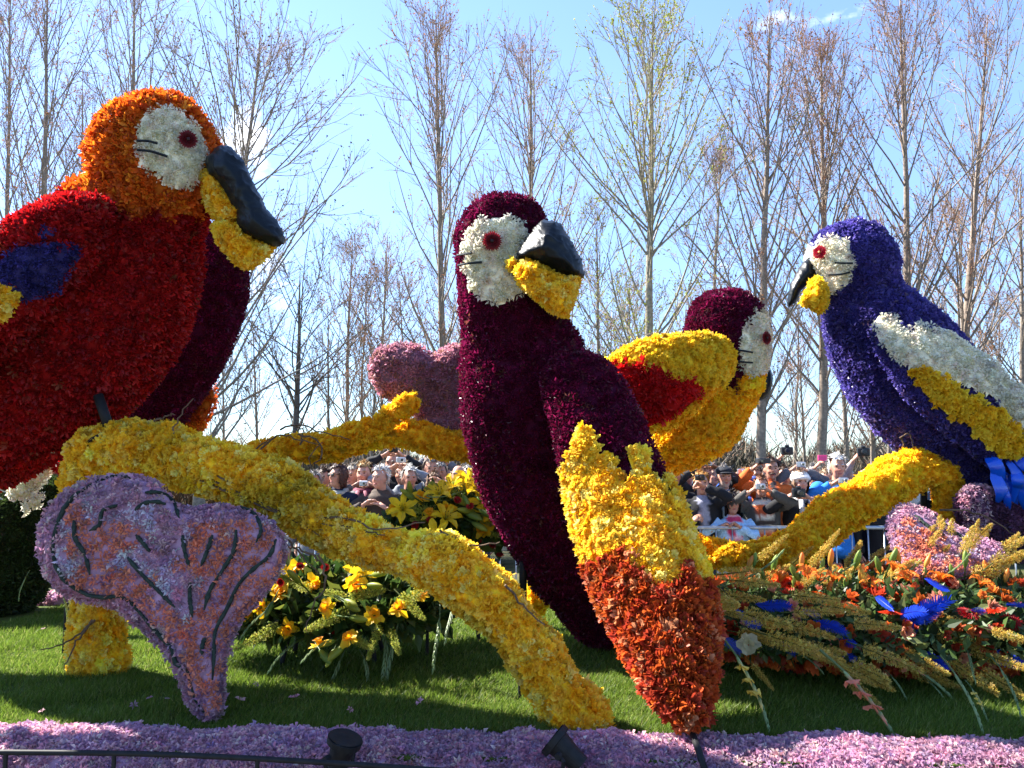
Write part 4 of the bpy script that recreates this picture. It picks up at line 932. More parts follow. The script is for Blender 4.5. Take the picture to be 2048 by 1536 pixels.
# hyacinth border, front and back
def hedge(y, name, x0, x1, zc, rz, ry, spacing, size, kind):
    xs = np.linspace(x0, x1, 120); C = np.stack([xs, yl(xs, y), np.full(120, zc)], 1); th = np.arange(22) * 2 * PI / 22
    r = 1 + .05 * np.sin(xs * 7.3)[:, None] + .06 * np.sin(xs * 19 + 2 * np.sin(xs * 3))[:, None] + .05 * np.sin(xs * 41)[:, None]
    V = C[:, None] + np.stack([0 * r * np.cos(th), ry * r * np.cos(th), rz * r * np.sin(th)], -1); V = V.reshape(-1, 3); F = quads_grid(120, 22)
    V, F = outward(V, F); R = rec(name, kind, spacing=spacing, size=size)
    P, n = sample(V, F, spacing, 71, -.3); o = part(fl, name, V, F, M_CORE, np.array(R['core']), True)
    k = n[:, 2] > -.5
    cover(o, R['fname'], P[k], n[k], R['tm'], size, R['pal'], M_FLORET, 72, .6, .8, singles=240 if y < 4 else 0)
hedge(2.735, 'hyacinth_border', -3.0, 3.0, .692, .08, .165, .0152, .019, 'lilac')
hedge(5.42, 'hyacinth_border', -4.5, 4.7, .77, .05, .06, .034, .034, 'lilac')
# rail along the front edge with posts
rail = [at(-60, 1504, 2.5), at(330, 1509, 2.49), at(680, 1527, 2.46), at(1040, 1552, 2.42), at(2100, 1600, 2.38)]
P = spline(np.array(rail), 30); part(fl, 'rail', *tubes(P, np.full(30, .0085), 8), M_STEEL, None, True)
for px in (22, 262, 505, 760, 1010):
    i = np.argmin(np.abs(proj(P)[:, 0] - px)); q = P[i]; part(fl, 'rail_post', *tubes(np.array([q, q - np.array([0, 0, .3])]), np.full(2, .007), 8), M_STEEL)
for x in (-3.4, -2.5, 2.4, 3.3):
    for y in (3.0, 5.1):
        c = np.array([x, y, .36]); w = part(fl, 'wheel', *tubes(c + np.array([[-.12, 0, 0], [-.1, 0, 0], [.1, 0, 0], [.12, 0, 0]]), np.array([.29, .35, .35, .29]), 20), M_DARK)

# grass blades
def grass():
    r = np.random.default_rng(5); N = 280000; x = r.uniform(-3.0, 3.2, N); y = 2.85 + (5.35 - 2.85) * r.random(N)**1.35
    k = np.abs(x) < .72 * y + .2; x, y = x[k], y[k]; N = len(x)
    h = r.uniform(.013, .034, N) * (1 + .3 * np.sin(x * 9 + 2 * np.sin(y * 7))); a = r.uniform(0, 2 * PI, N); w = r.uniform(.0012, .0024, N) * (y / 3.0)
    P = np.stack([x, yl(x, y), np.full(N, DZ)], 1); side = np.stack([np.cos(a), np.sin(a), 0 * a], 1) * w[:, None]
    lean = r.normal(0, .45, (N, 2)) * h[:, None] + np.array([.25, -.15]) * h[:, None]; tip = P + np.concatenate([lean, h[:, None]], 1)
    V = np.stack([P - side, P + side, tip], 1).reshape(-1, 3); F = np.arange(N * 3).reshape(-1, 3)
    c = np.array([(.10, .165, .017), (.145, .21, .03), (.065, .11, .012), (.25, .26, .08)])[r.choice(4, N, p=[.4, .35, .17, .08])] * r.uniform(.75, 1.25, (N, 1))
    tag(link('grass', mk_mesh('grass', V, F, M_GRASS, np.repeat(c, 3, 0))), kind='stuff')
grass()
# fallen florets on the turf
r = np.random.default_rng(9); pts = []
for px, py in ((86, 1258), (268, 1412), (300, 1396), (334, 1398), (480, 1400), (512, 1370), (84, 1422), (590, 1395), (700, 1420), (840, 1404), (1345, 1390)):
    v = at(px, py, 1.) - CAM; t = (DZ + .03 - CAMZ) / v[2]; pts.append(CAM + v * t)
e = emit(np.array(pts), np.repeat([[0, 0, 1.]], len(pts), 0), STARS, .016, P_LILAC, 4)
tag(link('fallen_florets', mk_mesh('fallen_florets', *e[:2], M_FLORET, e[2])), kind='stuff')

def floodlight(px, py, Y, aim, label, roll=0.):
    c = at(px, py, Y); root = thing('floodlight', c - np.array([0, 0, .09]), label, 'floodlight', 'black floodlights in the hyacinth border')
    d = norm(np.array(aim)); prof = [(a_ * .86, b_ * .86) for a_, b_ in [(-.08, .012), (-.08, .033), (-.03, .038), (.028, .047), (.03, .062), (.052, .064), (.056, .060), (.048, .052)]]
    V, F = tubes(np.array([c + d * a for a, _ in prof]), np.array([b for _, b in prof]), 24, True); part(root, 'housing', V, F, M_STEEL, None, False)
    part(root, 'lens', *tubes(np.array([c + d * .043, c + d * .046]), np.array([.046, .04]), 20), M_GLASS_DARK)
    s = norm(np.cross(d, np.array([0, 0, 1.]))); b = c + np.array([0, 0, -.11])
    part(root, 'bracket', *tubes(np.array([c + s * .06, c + s * .066 - d * .02, b + s * .045, b - s * .045, c - s * .066 - d * .02, c - s * .06]), np.full(6, .0065), 8), M_STEEL)
    for q in (-1, 1): part(root, 'knob', *tubes(np.array([c + s * q * .058, c + s * q * .078]), np.array([.011, .009]), 10), M_STEEL)
    cb = spline(np.array([c - d * .08, c - d * .12 + s * .03, b + s * .05 + np.array([0, 0, -.005]), b + s * .16 + np.array([0, .02, .0]), b + s * .3 + np.array([0, .03, -.03])]), 16); part(root, 'cable', *tubes(cb, np.full(16, .004), 6), M_STEEL, None, True)
    part(root, 'base', *tubes(np.array([b + np.array([0, 0, .008]), b - np.array([0, 0, .03])]), np.array([.022, .024]), 14), M_STEEL)
floodlight(683, 1504, 2.56, (.28, -.15, .95), 'black floodlight pointing up, left one of the two in the lilac border')
floodlight(1128, 1498, 2.55, (-.75, .25, .62), 'black floodlight tilted left, right one of the two at the foot of the yellow branch')

# ------------------------------------------------------------------ yellow daffodil branches
def branch(root, name, st, kind='yel', n=70, singles=0, seed=1, **kw):
    R = rec(name, kind, **kw); st = [(a, b_, max(c_ - .8 * R['size'] * FPX / d_, 2), d_) for a, b_, c_, d_ in st]; VF = loft(st, n, 26, 1.0); V, F = VF; V = V + vnormals(V, F) * (pattern_noise(V * 1.1, seed + 50) * .010)[:, None]
    P, nn = sample(V, F, R['spacing'], seed, -.6)
    o = part(root, name, V, F, M_CORE, np.array(R['core']), True)
    cover(o, R['fname'], P, nn, R['tm'], R['size'], R['pal'], R['mat'], seed, R['tilt'], R['grad'], 0, singles, .25); return o
b = at(200, 1345, 3.69); b[2] = DZ
fb = thing('daffodil_branch', b, 'thick yellow daffodil branch in front, arching from the heart leaf down to the right', 'flower branch')
branch(fb, 'limb', [(158, 905, 20, 3.62), (170, 905, 44, 3.62), (230, 902, 54, 3.58), (300, 904, 57, 3.55), (422, 931, 58, 3.46), (537, 980, 58, 3.38), (615, 1018, 59, 3.32), (684, 1064, 53, 3.28), (740, 1087, 53, 3.24), (838, 1117, 47, 3.19), (885, 1130, 60, 3.16), (920, 1158, 66, 3.13), (965, 1193, 61, 3.10), (1022, 1243, 56, 3.06), (1065, 1300, 55, 3.03), (1120, 1385, 56, 2.97), (1165, 1430, 56, 2.94), (1188, 1458, 52, 2.92), (1202, 1474, 30, 2.91)], n=130, singles=300, seed=3)
branch(fb, 'leg', [(172, 885, 20, 3.66), (175, 930, 44, 3.67), (185, 1050, 46, 3.69), (198, 1200, 48, 3.70), (200, 1290, 49, 3.70), (200, 1345, 47, 3.70), (200, 1356, 30, 3.70)], seed=4, singles=60)
V, F = tubes(np.array([at(178, 918, 3.50), at(176, 885, 3.50), at(183, 879, 3.49), at(207, 867, 3.49)]), np.full(4, .009), 6); part(fb, 'clamp', V, F, M_STEEL)
rr = np.random.default_rng(12)
def twig(root, pts, w=.006, name='dry_twig', col=(.12, .075, .045)):
    P = spline(np.array([at(*p) for p in pts]), 14); P[1:-1] += rr.normal(0, .004, (12, 3)); V, F = tubes(P, np.linspace(w, w * .4, 14), 5); part(root, name, V, F, M_BARK, np.array(col))
for pts in ([(300, 893, 3.42), (420, 940, 3.33), (540, 1015, 3.26), (700, 1060, 3.16)], [(310, 897, 3.42), (460, 975, 3.31), (600, 1045, 3.22), (760, 1075, 3.14)], [(400, 960, 3.35), (520, 1010, 3.27), (640, 1070, 3.2), (690, 1110, 3.2)],
            [(350, 910, 3.4), (346, 860, 3.42), (360, 830, 3.43), (387, 797, 3.44)], [(310, 842, 3.5), (330, 833, 3.5), (350, 830, 3.5)], [(620, 1036, 3.22), (700, 1040, 3.18), (760, 1058, 3.14), (850, 1045, 3.14)], [(640, 1060, 3.2), (700, 1056, 3.17), (770, 1070, 3.12)],
            [(636, 1110, 3.16), (650, 1160, 3.15), (620, 1230, 3.14), (612, 1260, 3.14)], [(560, 1060, 3.25), (600, 1110, 3.2), (640, 1150, 3.2)], [(640, 1120, 3.2), (600, 1098, 3.2), (560, 1090, 3.22)], [(880, 1060, 3.1), (940, 1090, 3.1), (1000, 1084, 3.1)],
            [(1010, 1170, 3.0), (1040, 1205, 2.99), (1090, 1250, 2.97)], [(235, 885, 3.5), (262, 880, 3.49), (275, 873, 3.49)], [(190, 1240, 3.55), (160, 1265, 3.53), (120, 1290, 3.5), (80, 1300, 3.5)], [(185, 1240, 3.55), (150, 1290, 3.5), (128, 1340, 3.5)], [(110, 1010, 3.5), (150, 970, 3.5), (165, 955, 3.5)]):
    twig(fb, pts, .0055)
fb2 = thing('daffodil_branch', at(1900, 1130, 4.85), 'yellow daffodil branch at the back, from the pink heart to the right-hand knee', 'flower branch')
branch(fb2, 'limb', [(494, 893, 8, 4.6), (520, 893, 20, 4.6), (560, 900, 28, 4.6), (619, 901, 32, 4.6), (673, 893, 32, 4.6), (742, 877, 28, 4.6), (780, 872, 28, 4.6), (820, 872, 30, 4.6), (861, 880, 32, 4.6), (902, 892, 34, 4.6), (943, 899, 34, 4.6), (1000, 920, 36, 4.62), (1060, 950, 38, 4.65), (1150, 1000, 36, 4.7), (1260, 1050, 34, 4.75), (1370, 1084, 31, 4.8), (1440, 1104, 30, 4.8), (1500, 1114, 31, 4.8), (1550, 1111, 36, 4.8), (1600, 1085, 41, 4.8), (1641, 1052, 43, 4.8), (1706, 1009, 45, 4.8), (1755, 983, 49, 4.8), (1804, 952, 48, 4.8), (1845, 934, 42, 4.8), (1882, 948, 37, 4.8), (1898, 990, 35, 4.8), (1905, 1080, 35, 4.8), (1905, 1150, 36, 4.8), (1905, 1160, 12, 4.8)], 'yelfar', n=150, singles=200, seed=6)
branch(fb2, 'side_stub', [(640, 893, 14, 4.5), (700, 878, 24, 4.5), (760, 848, 24, 4.5), (810, 815, 21, 4.5), (826, 798, 18, 4.5), (832, 790, 6, 4.5)], 'yelfar', n=40, singles=60, seed=7)
branch(fb2, 'lower_fork', [(1405, 1122, 8, 4.6), (1440, 1122, 18, 4.6), (1500, 1112, 24, 4.62), (1570, 1108, 30, 4.65), (1620, 1075, 30, 4.7)], 'yelfar', n=36, seed=8)
branch(fb2, 'back_leg', [(1068, 1135, 10, 4.7), (1072, 1160, 22, 4.7), (1075, 1195, 24, 4.7), (1078, 1222, 10, 4.7)], 'yelfar', n=20, seed=9)
for pts in ([(520, 900, 4.4), (560, 870, 4.4), (600, 880, 4.35), (640, 890, 4.35)], [(560, 860, 4.4), (600, 850, 4.4), (640, 862, 4.35), (700, 880, 4.35)], [(596, 868, 4.4), (640, 888, 4.35), (640, 920, 4.3), (620, 930, 4.3), (618, 918, 4.3), (645, 885, 4.3)], [(500, 908, 4.45), (540, 880, 4.42), (590, 862, 4.4)], [(600, 890, 4.4), (604, 860, 4.4), (580, 848, 4.4)],
            [(1810, 895, 4.7), (1804, 870, 4.65), (1818, 866, 4.65), (1826, 895, 4.65)], [(1760, 1130, 4.6), (1768, 1060, 4.5), (1780, 1020, 4.5)], [(1880, 1020, 4.2), (1930, 1020, 4.2), (2000, 1050, 4.2), (2040, 1080, 4.2)]):
    twig(fb2, pts, .006)

# ------------------------------------------------------------------ heart leaves
def cushion_geo(outline, Yf, thick, step=7, edge=34., seed=1, inset=0., rough=.06):
    """a cushion: outline in photograph pixels, Yf(px,py) its distance, swelling towards the middle"""
    O = np.asarray(outline, float); O = spline(np.concatenate([O, O[:1]]), 160)[:-1]
    if inset:
        t_ = np.roll(O, -1, 0) - np.roll(O, 1, 0); nr = norm(np.stack([-t_[:, 1], t_[:, 0]], 1)); Q = O + nr * 3
        if in_poly(Q, O).mean() < .5: nr = -nr
        O = O + nr * inset
    lo, hi = O.min(0) - step, O.max(0) + step; gx = np.arange(lo[0], hi[0] + step, step); gy = np.arange(lo[1], hi[1] + step, step)
    G = np.stack(np.meshgrid(gx, gy), -1); g = G.reshape(-1, 2).copy(); ins = in_poly(g, O)
    A_, B_ = O, np.roll(O, -1, 0); ab = B_ - A_; tt = np.clip(((g[:, None] - A_) * ab).sum(-1) / np.maximum((ab**2).sum(-1), 1e-6), 0, 1); near = A_ + tt[..., None] * ab
    dd = np.linalg.norm(g[:, None] - near, axis=-1); j = dd.argmin(1); d = dd[np.arange(len(g)), j]; snap = (~ins) & (d < step * 1.0); g[snap] = near[np.arange(len(g)), j][snap]; d = np.where(ins, d, 0)
    use = ins | snap; sm = np.sqrt(np.clip(1 - (1 - np.clip(d / edge, 0, 1))**2, 0, 1)); w = len(gx)
    Pf = np.array([at(x, y, Yf(x, y)) for x, y in g]); vdir = norm(Pf - CAM); dep = thick * sm * (1 + rough * pattern_noise(Pf, seed))
    Vf = Pf - vdir * dep[:, None]; Vb = Pf + vdir * dep[:, None]
    idx = np.arange(len(g)).reshape(len(gy), w); q = np.stack([idx[:-1, :-1], idx[:-1, 1:], idx[1:, 1:], idx[1:, :-1]], -1).reshape(-1, 4); q = q[use[q].all(1)]
    Ff = np.concatenate([q[:, [0, 2, 1]], q[:, [0, 3, 2]]]); V = np.concatenate([Vf, Vb]); F = np.concatenate([Ff, Ff[:, ::-1] + len(g)])
    fn = np.cross(V[Ff[:, 1]] - V[Ff[:, 0]], V[Ff[:, 2]] - V[Ff[:, 0]])
    if ((fn * (CAM - V[Ff[:, 0]])).sum(1)).sum() < 0: F = F[:, ::-1]
    used, inv = np.unique(F, return_inverse=True)
    return V[used], inv.reshape(-1, 3), O, g, dep

def heart(name, outline, Yf, thick, kind, label, veins=(), rim=None, seed=1, singles=0, step=7, pal_=None, vw=.009, spacing=.0185, size=.0215):
    V, F, O, g, dep_ = cushion_geo(outline, Yf, thick, step, 34., seed, .55 * size * FPX / Yf(*outline[0]))
    b = V[V[:, 2].argmin()].copy(); root = thing('heart_leaf', b, label, 'heart leaf', 'heart-shaped flower leaves')
    R = rec('cushion', kind, spacing=spacing, size=size); P, nn = sample(V, F, spacing, seed, -.6)
    o = part(root, 'cushion', V, F, M_CORE, np.array(R['core']), True)
    rimf = None
    if rim:
        def rimf(Q):
            p = proj(Q); dd = np.sqrt(((p[:, None] - O[None])**2).sum(-1)).min(1); return dd < rim + 6 * pattern_noise(Q, 3)
    pl = heart_palette(seed, rimf) if pal_ is None else pal_
    if veins:       # keep the grooves free of florets
        pp = proj(P); m = np.ones(len(P), bool)
        for v in veins:
            vs = spline(np.array(v, float), 30); m &= (np.sqrt(((pp[:, None] - vs[None])**2).sum(-1)).min(1) > 6) | ((nn * norm(CAM - P)).sum(1) < 0)
        P, nn = P[m], nn[m]
    cover(o, R['fname'], P, nn, R['tm'], size, pl, M_FLORET, seed, .65, .8, 0, singles)
    for v in veins:
        vs = spline(np.array(v, float), 26); k = np.array([np.linalg.norm(g - p, axis=1).argmin() for p in vs]); pts = np.array([at(x, y, Yf(x, y)) for x, y in vs]); dep = dep_[k]
        dep = np.convolve(np.pad(dep, 2, mode='edge'), np.ones(5) / 5, 'valid'); pts = pts - norm(pts - CAM) * (dep + .010)[:, None]
        wd = vw * np.interp(np.arange(26), [0, 3, 22, 25], [.5, 1, .9, .35]) * (1 + .15 * rr.normal(0, 1, 26)); part(root, 'vein', *tubes(pts, wd, 7), M_VEIN, None, True)
    return root
H1 = [(410, 1447), (375, 1410), (352, 1350), (322, 1300), (280, 1260), (222, 1218), (160, 1204), (112, 1180), (82, 1132), (72, 1082), (86, 1030), (122, 985), (172, 957), (232, 946), (292, 952), (330, 975), (362, 1010), (405, 1010), (450, 1006), (500, 1018), (545, 1042), (572, 1078), (572, 1125), (552, 1165), (520, 1205), (488, 1240), (464, 1290), (452, 1345), (450, 1400), (436, 1440)]
V1 = [[(285, 965), (262, 955), (235, 951), (205, 958), (180, 972), (140, 1000), (122, 1030), (108, 1072), (106, 1110), (120, 1150), (155, 1180), (190, 1195), (250, 1195), (275, 1220), (310, 1262), (345, 1300), (350, 1325), (378, 1345), (385, 1390), (408, 1425)],
      [(290, 985), (320, 985), (345, 1000), (358, 1035)], [(148, 1040), (150, 1075), (170, 1110), (180, 1150)], [(236, 1010), (205, 1022), (198, 1050), (178, 1062)], [(332, 1008), (308, 1003), (285, 1008), (268, 1022)], [(272, 1070), (285, 1085), (300, 1103)],
      [(365, 1070), (370, 1105), (378, 1132)], [(425, 1070), (415, 1100), (402, 1132)], [(472, 1060), (468, 1100), (445, 1140), (420, 1180), (408, 1220)], [(380, 1165), (380, 1200), (385, 1235)], [(255, 1115), (285, 1150), (320, 1185), (350, 1215)], [(480, 1012), (510, 1030), (522, 1060), (512, 1085)],
      [(552, 1078), (540, 1110), (510, 1135), (480, 1165), (455, 1215), (430, 1265), (428, 1310), (425, 1360)], [(410, 1275), (405, 1290), (404, 1310)]]
heart('heart_leaf', H1, lambda x, y: 2.99 + (1447 - y) * .00042, .075, 'lilac', 'big lilac and salmon heart leaf with dark veins standing in front of the yellow branch', V1, 28, 31, 240, 7, vw=.0078)
H2 = [(884, 896), (850, 880), (828, 845), (822, 822), (795, 806), (762, 792), (742, 765), (737, 730), (752, 700), (795, 685), (840, 690), (866, 706), (885, 694), (920, 686), (965, 690), (1000, 730), (1000, 790), (965, 850), (925, 882)]
heart('heart_leaf', H2, lambda x, y: 4.75 - (900 - y) * .0003, .10, 'pinkbr', 'faded pink heart leaf at the back, left of the middle maroon parrot', (), None, 33, 120, 7, P_PINKBR, spacing=.024, size=.027)
H3 = [(1772, 1060), (1776, 1030), (1800, 1009), (1842, 1012), (1890, 1036), (1950, 1066), (2008, 1098), (2010, 1125), (1950, 1150), (1890, 1165), (1830, 1160), (1795, 1125)]
heart('heart_leaf', H3, lambda x, y: 3.70 + (1160 - y) * .0026, .07, 'lilac', 'sunlit pink and salmon heart leaf lying over the orange flower bed at the right', ([(1830, 1030), (1860, 1055), (1890, 1070)], [(1870, 1030), (1900, 1058), (1935, 1080)]), 26, 35, 160, 7)
H4 = [(1905, 1000), (1925, 975), (1960, 966), (2000, 985), (2060, 1030), (2080, 1090), (2060, 1125), (2010, 1118), (1955, 1085), (1915, 1045)]
def pal4(P, r):
    c = P_PLUM(P, r); m = proj(P)[:, 1] < 1001 + 8 * pattern_noise(P, 2); c[m] = P_LILAC(P[m], r); return c
heart('heart_leaf', H4, lambda x, y: 4.6, .11, 'plum', 'dark plum heart leaf with a pink upper edge behind the blue parrot tail', (), None, 37, 60, 7, pal4, spacing=.023, size=.026)

# ------------------------------------------------------------------ parrots
def gerbera(root, c, n, r_px_m, cols, name='eye'):
    n = norm(n); R = frame_z(n, .3); rng_ = np.random.default_rng(int(abs(c[0]) * 1000)); V, F, Cc = [], [], []
    for ring, (k, ln, z) in enumerate(((26, 1.0, .10), (22, .72, .2), (16, .45, .28))):
        for i in range(k):
            a = 2 * PI * (i + .5 * ring) / k + rng_.normal(0, .03); l = ln * rng_.uniform(.93, 1.05); b = len(V); w = .12 * (1.1 if ring == 0 else .9)
            for (x, y, zz) in ((.12, 0, .12), (.7 * l, w, z), (.7 * l, -w, z), (l, 0, z - .05)):
                V.append((x * math.cos(a) - y * math.sin(a), x * math.sin(a) + y * math.cos(a), zz)); Cc.append(np.array(cols[min(ring, 1)]) * rng_.uniform(.85, 1.15))
            F += [(b, b + 2, b + 3), (b, b + 3, b + 1)]
    V = np.array(V) * r_px_m; o = part(root, name, V @ R.T + c + n * .034, np.array(F), M_PETAL, np.array(Cc))
    Ve, Fe = ellipsoid((0, 0, .16 * r_px_m), np.array([.2, .2, .16]) * r_px_m, 8, 14); sub(o, 'flower_centre', Ve @ R.T + c + n * .034, Fe, M_HAIR, np.array(cols[2]), True)

def surf(V, N, px, py):
    """front point of a surface nearest to a pixel"""
    pp = proj(V); d = np.linalg.norm(pp - np.array([px, py]), axis=1); f = (N * norm(CAM - V)).sum(1)
    d = np.where(f > .0, d, 1e6); k = np.argsort(d)[:6]; i = k[np.linalg.norm(V[k] - CAM, axis=1).argmin()]
    dist = np.linalg.norm(V[i] - CAM); ray = norm(at(px, py, 3.) - CAM); return CAM + ray * dist, N[i]

def strip(root, V, N, pts, w=.006):
    P = np.array([surf(V, N, *p) [0] for p in pts]); n = np.mean([surf(V, N, *p)[1] for p in pts], 0)
    P = P + n * .034; V_, F_ = tubes(spline(P, 8), np.full(8, w), 6); part(root, 'face_stripe', V_, F_, M_BLACK)

def crinkle(root, name, outline, Y, thick, seed, amp=.004, edge=40., step=4, slope=(0., 0.)):
    """black sheet stretched over a hooked beak, with creases"""
    c0 = np.mean(outline, 0); V, F, O, g, d_ = cushion_geo(outline, lambda x, y: Y + slope[0] * (x - c0[0]) + slope[1] * (y - c0[1]), thick, step, edge, seed, 0., .02); N = vnormals(V, F)
    fold = 1 - np.abs(np.clip(pattern_noise(V, seed, f=2.2), -1.5, 1.5)); fold2 = 1 - np.abs(np.clip(pattern_noise(V, seed + 1, f=5.), -1.5, 1.5))
    V = V + N * ((np.clip(fold, 0, 1)**3 + .5 * np.clip(fold2, 0, 1)**3) * amp)[:, None]
    return part(root, name, V, F, M_BLACK, None, True)

def clad_pad(root, name, outline, Y, thick, kind, seed=1, edge=40., singles=0, slope=(0., 0.), **kw):
    R = rec(name, kind, **kw); c0 = np.mean(outline, 0); V, F, O, g, d_ = cushion_geo(outline, lambda x, y: Y + slope[0] * (x - c0[0]) + slope[1] * (y - c0[1]), thick, 5, edge, seed, .75 * R['size'] * FPX / Y)
    P, n = sample(V, F, R['spacing'], seed, -.6); o = part(root, name, V, F, M_CORE, np.array(R['core']), True)
    cover(o, R['fname'], P, n, R['tm'], R['size'], R['pal'], R.get('mat', M_FLORET), seed, R.get('tilt', .45), R.get('grad', .8), 0, singles)

def clad(root, name, st, kind, ratio=1., seed=1, n=40, ns=30, singles=0, label=None, **kw):
    return flower_solid(root, loft(st, n, ns, ratio), rec(name, kind, singles=singles, label=label, **kw), (), seed=seed)

def post(root, pts, w=.016, name='support_post'):
    P = np.array([at(*p) for p in pts]); part(root, name, *tubes(P, np.full(len(P), w), 10), M_STEEL, None, True)

def base_at(px, py, Y):
    b = at(px, py, Y); b[2] = DZ; return b

def back(st, d=.14): return [(r_[0], r_[1], r_[2], r_[3] + d) for r_ in st]
# ---- 1 orange headed red parrot (front left)
Y1 = 3.5
p1 = thing('parrot', base_at(210, 900, 3.6), 'huge red parrot with orange head and white face, perched at the left of the float', 'flower parrot', 'parrots made of flowers')
body1 = [(300, 190, 8, 3.5), (300, 197, 46, 3.5), (303, 220, 88, 3.5), (308, 262, 122, 3.5), (309, 310, 132, 3.5), (305, 355, 129, 3.5), (294, 400, 126, 3.52), (272, 445, 148, 3.55), (240, 505, 180, 3.58), (195, 575, 200, 3.6), (140, 655, 202, 3.62), (64, 742, 182, 3.66), (-24, 838, 146, 3.7), (-110, 925, 104, 3.75), (-190, 1005, 62, 3.8), (-250, 1065, 18, 3.82)]
face1 = [(280, 238), (310, 217), (336, 213), (365, 224), (396, 254), (412, 290), (411, 322), (402, 360), (386, 379), (350, 378), (322, 366), (300, 346), (275, 326), (271, 290), (277, 255)]
hood1 = [(100, 60), (500, 60), (500, 330), (425, 380), (412, 425), (400, 440), (370, 428), (340, 440), (305, 425), (275, 440), (250, 420), (225, 430), (205, 395), (170, 388), (130, 380)]
parts, V, N = flower_solid(p1, loft(back(body1), 96, 80, .82), rec('body', 'red', singles=250), [rec('head', 'orange', poly=hood1, singles=200), rec('face', 'white', poly=face1, front=True, **{'raise': .012}, singles=150)], seed=11)
c, n = surf(V, N, 373, 281); gerbera(p1, c, n * .6 + norm(CAM - c) * .5, .045, [(.16, .004, .012), (.10, .003, .008), (.03, .004, .006)])
strip(p1, V, N, [(276, 287), (297, 287), (318, 292)]); strip(p1, V, N, [(276, 304), (305, 307), (337, 317)])
crinkle(p1, 'upper_beak', [(413, 318), (424, 304), (436, 292), (452, 291), (481, 316), (505, 360), (520, 393), (536, 421), (556, 446), (566, 470), (563, 486), (550, 491), (515, 480), (484, 464), (474, 448), (470, 426), (456, 396), (436, 364), (416, 344)], 3.53, .14, 5, .009, 50.)
clad_pad(p1, 'lower_beak', [(396, 336), (414, 338), (440, 357), (470, 388), (493, 420), (492, 440), (470, 453), (440, 452), (418, 425), (403, 390)], 3.58, .13, 'yel', 12, 40., 60)
clad_pad(p1, 'lower_beak_tip', [(420, 448), (450, 436), (484, 448), (515, 478), (550, 491), (534, 516), (491, 542), (457, 514), (430, 482)], 3.55, .13, 'yel', 13, 40., 60)
navy1 = [(-60, 560), (0, 530), (40, 493), (95, 488), (150, 490), (158, 515), (132, 546), (112, 580), (62, 602), (40, 592), (20, 572), (0, 572), (-60, 600)]
yel1 = [(-200, 560), (-60, 600), (0, 573), (20, 573), (42, 598), (28, 624), (0, 645), (-80, 700), (-260, 800)]
navy1b = [(70, 478), (82, 450), (98, 452), (110, 470), (90, 480)]
flower_solid(p1, loft(back([(212, 405, 12, 3.36), (200, 412, 42, 3.34), (165, 440, 70, 3.30), (105, 492, 92, 3.26), (30, 556, 102, 3.24), (-60, 640, 100, 3.24), (-170, 740, 70, 3.26), (-260, 830, 20, 3.3)], .06), 60, 44, .8), rec('wing', 'red', singles=120), [rec('wing_blue_band', 'navy', poly=navy1, **{'raise': .012}), rec('wing_blue_spot', 'navy', poly=navy1b, **{'raise': .008}), rec('wing_yellow_band', 'yel', poly=yel1, singles=60, **{'raise': .012})], seed=14)
post(p1, [(196, 790, 3.55), (222, 868, 3.55)], .022)

# ---- 2 dark burgundy parrot behind the red one
p2 = thing('parrot', base_at(300, 900, 5.2), 'dark burgundy parrot mostly hidden behind the red one, only its back and breast showing', 'flower parrot', 'parrots made of flowers')
flower_solid(p2, loft([(388, 452, 8, 5.05), (390, 458, 45, 5.05), (394, 475, 72, 5.05), (399, 515, 90, 5.05), (398, 570, 98, 5.05), (380, 640, 98, 5.05), (352, 710, 94, 5.05), (318, 780, 84, 5.05), (280, 850, 66, 5.05), (245, 920, 40, 5.05), (230, 950, 10, 5.05)], 70, 50, .7), rec('body', 'burg', spacing=.025, size=.028), (), seed=15)
clad(p2, 'tail_edge', [(424, 768, 4, 5.2), (420, 785, 16, 5.2), (405, 815, 24, 5.2), (385, 850, 26, 5.2), (360, 890, 20, 5.2), (345, 910, 5, 5.2)], 'orange', .8, 16, label='orange-red edge of its tail')
crinkle(p2, 'upper_beak', [(340, 475), (310, 480), (290, 510), (282, 550), (310, 540), (340, 520)], 5.05, .1, 8)

# ---- 3 middle maroon parrot
p3 = thing('parrot', base_at(1200, 1300, 3.95), 'maroon parrot in the middle with white face and a yellow and orange wing', 'flower parrot', 'parrots made of flowers')
body3 = [(1010, 392, 8, 3.9), (1010, 399, 48, 3.9), (1010, 420, 80, 3.9), (1008, 460, 98, 3.9), (1008, 510, 103, 3.9), (1010, 560, 103, 3.9), (1016, 610, 101, 3.9), (1030, 660, 112, 3.92), (1045, 720, 130, 3.95), (1055, 780, 138, 3.96), (1064, 850, 138, 3.98), (1078, 920, 132, 4.0), (1100, 1000, 122, 4.02), (1122, 1070, 104, 4.05), (1148, 1140, 86, 4.1), (1178, 1205, 66, 4.13), (1205, 1262, 44, 4.16), (1228, 1305, 20, 4.18), (1236, 1320, 6, 4.18)]
face3 = [(940, 457), (958, 442), (1000, 432), (1030, 436), (1050, 450), (1062, 470), (1052, 500), (1043, 520), (1022, 530), (1020, 552), (1042, 575), (1045, 590), (1030, 602), (1000, 612), (965, 606), (950, 591), (936, 562), (930, 520), (930, 482)]
parts, V, N = flower_solid(p3, loft(body3, 110, 80, .9), rec('body', 'burg', singles=200), [rec('face', 'white', poly=face3, front=True, singles=240, size=.026, spacing=.021, **{'raise': .016})], seed=21)
c, n = surf(V, N, 986, 484); gerbera(p3, c, n * .5 + norm(CAM - c) * .6, .05, [(.20, .006, .014), (.13, .004, .01), (.02, .003, .004)])
strip(p3, V, N, [(924, 513), (938, 511), (953, 509)]); strip(p3, V, N, [(924, 533), (946, 529), (971, 527)])
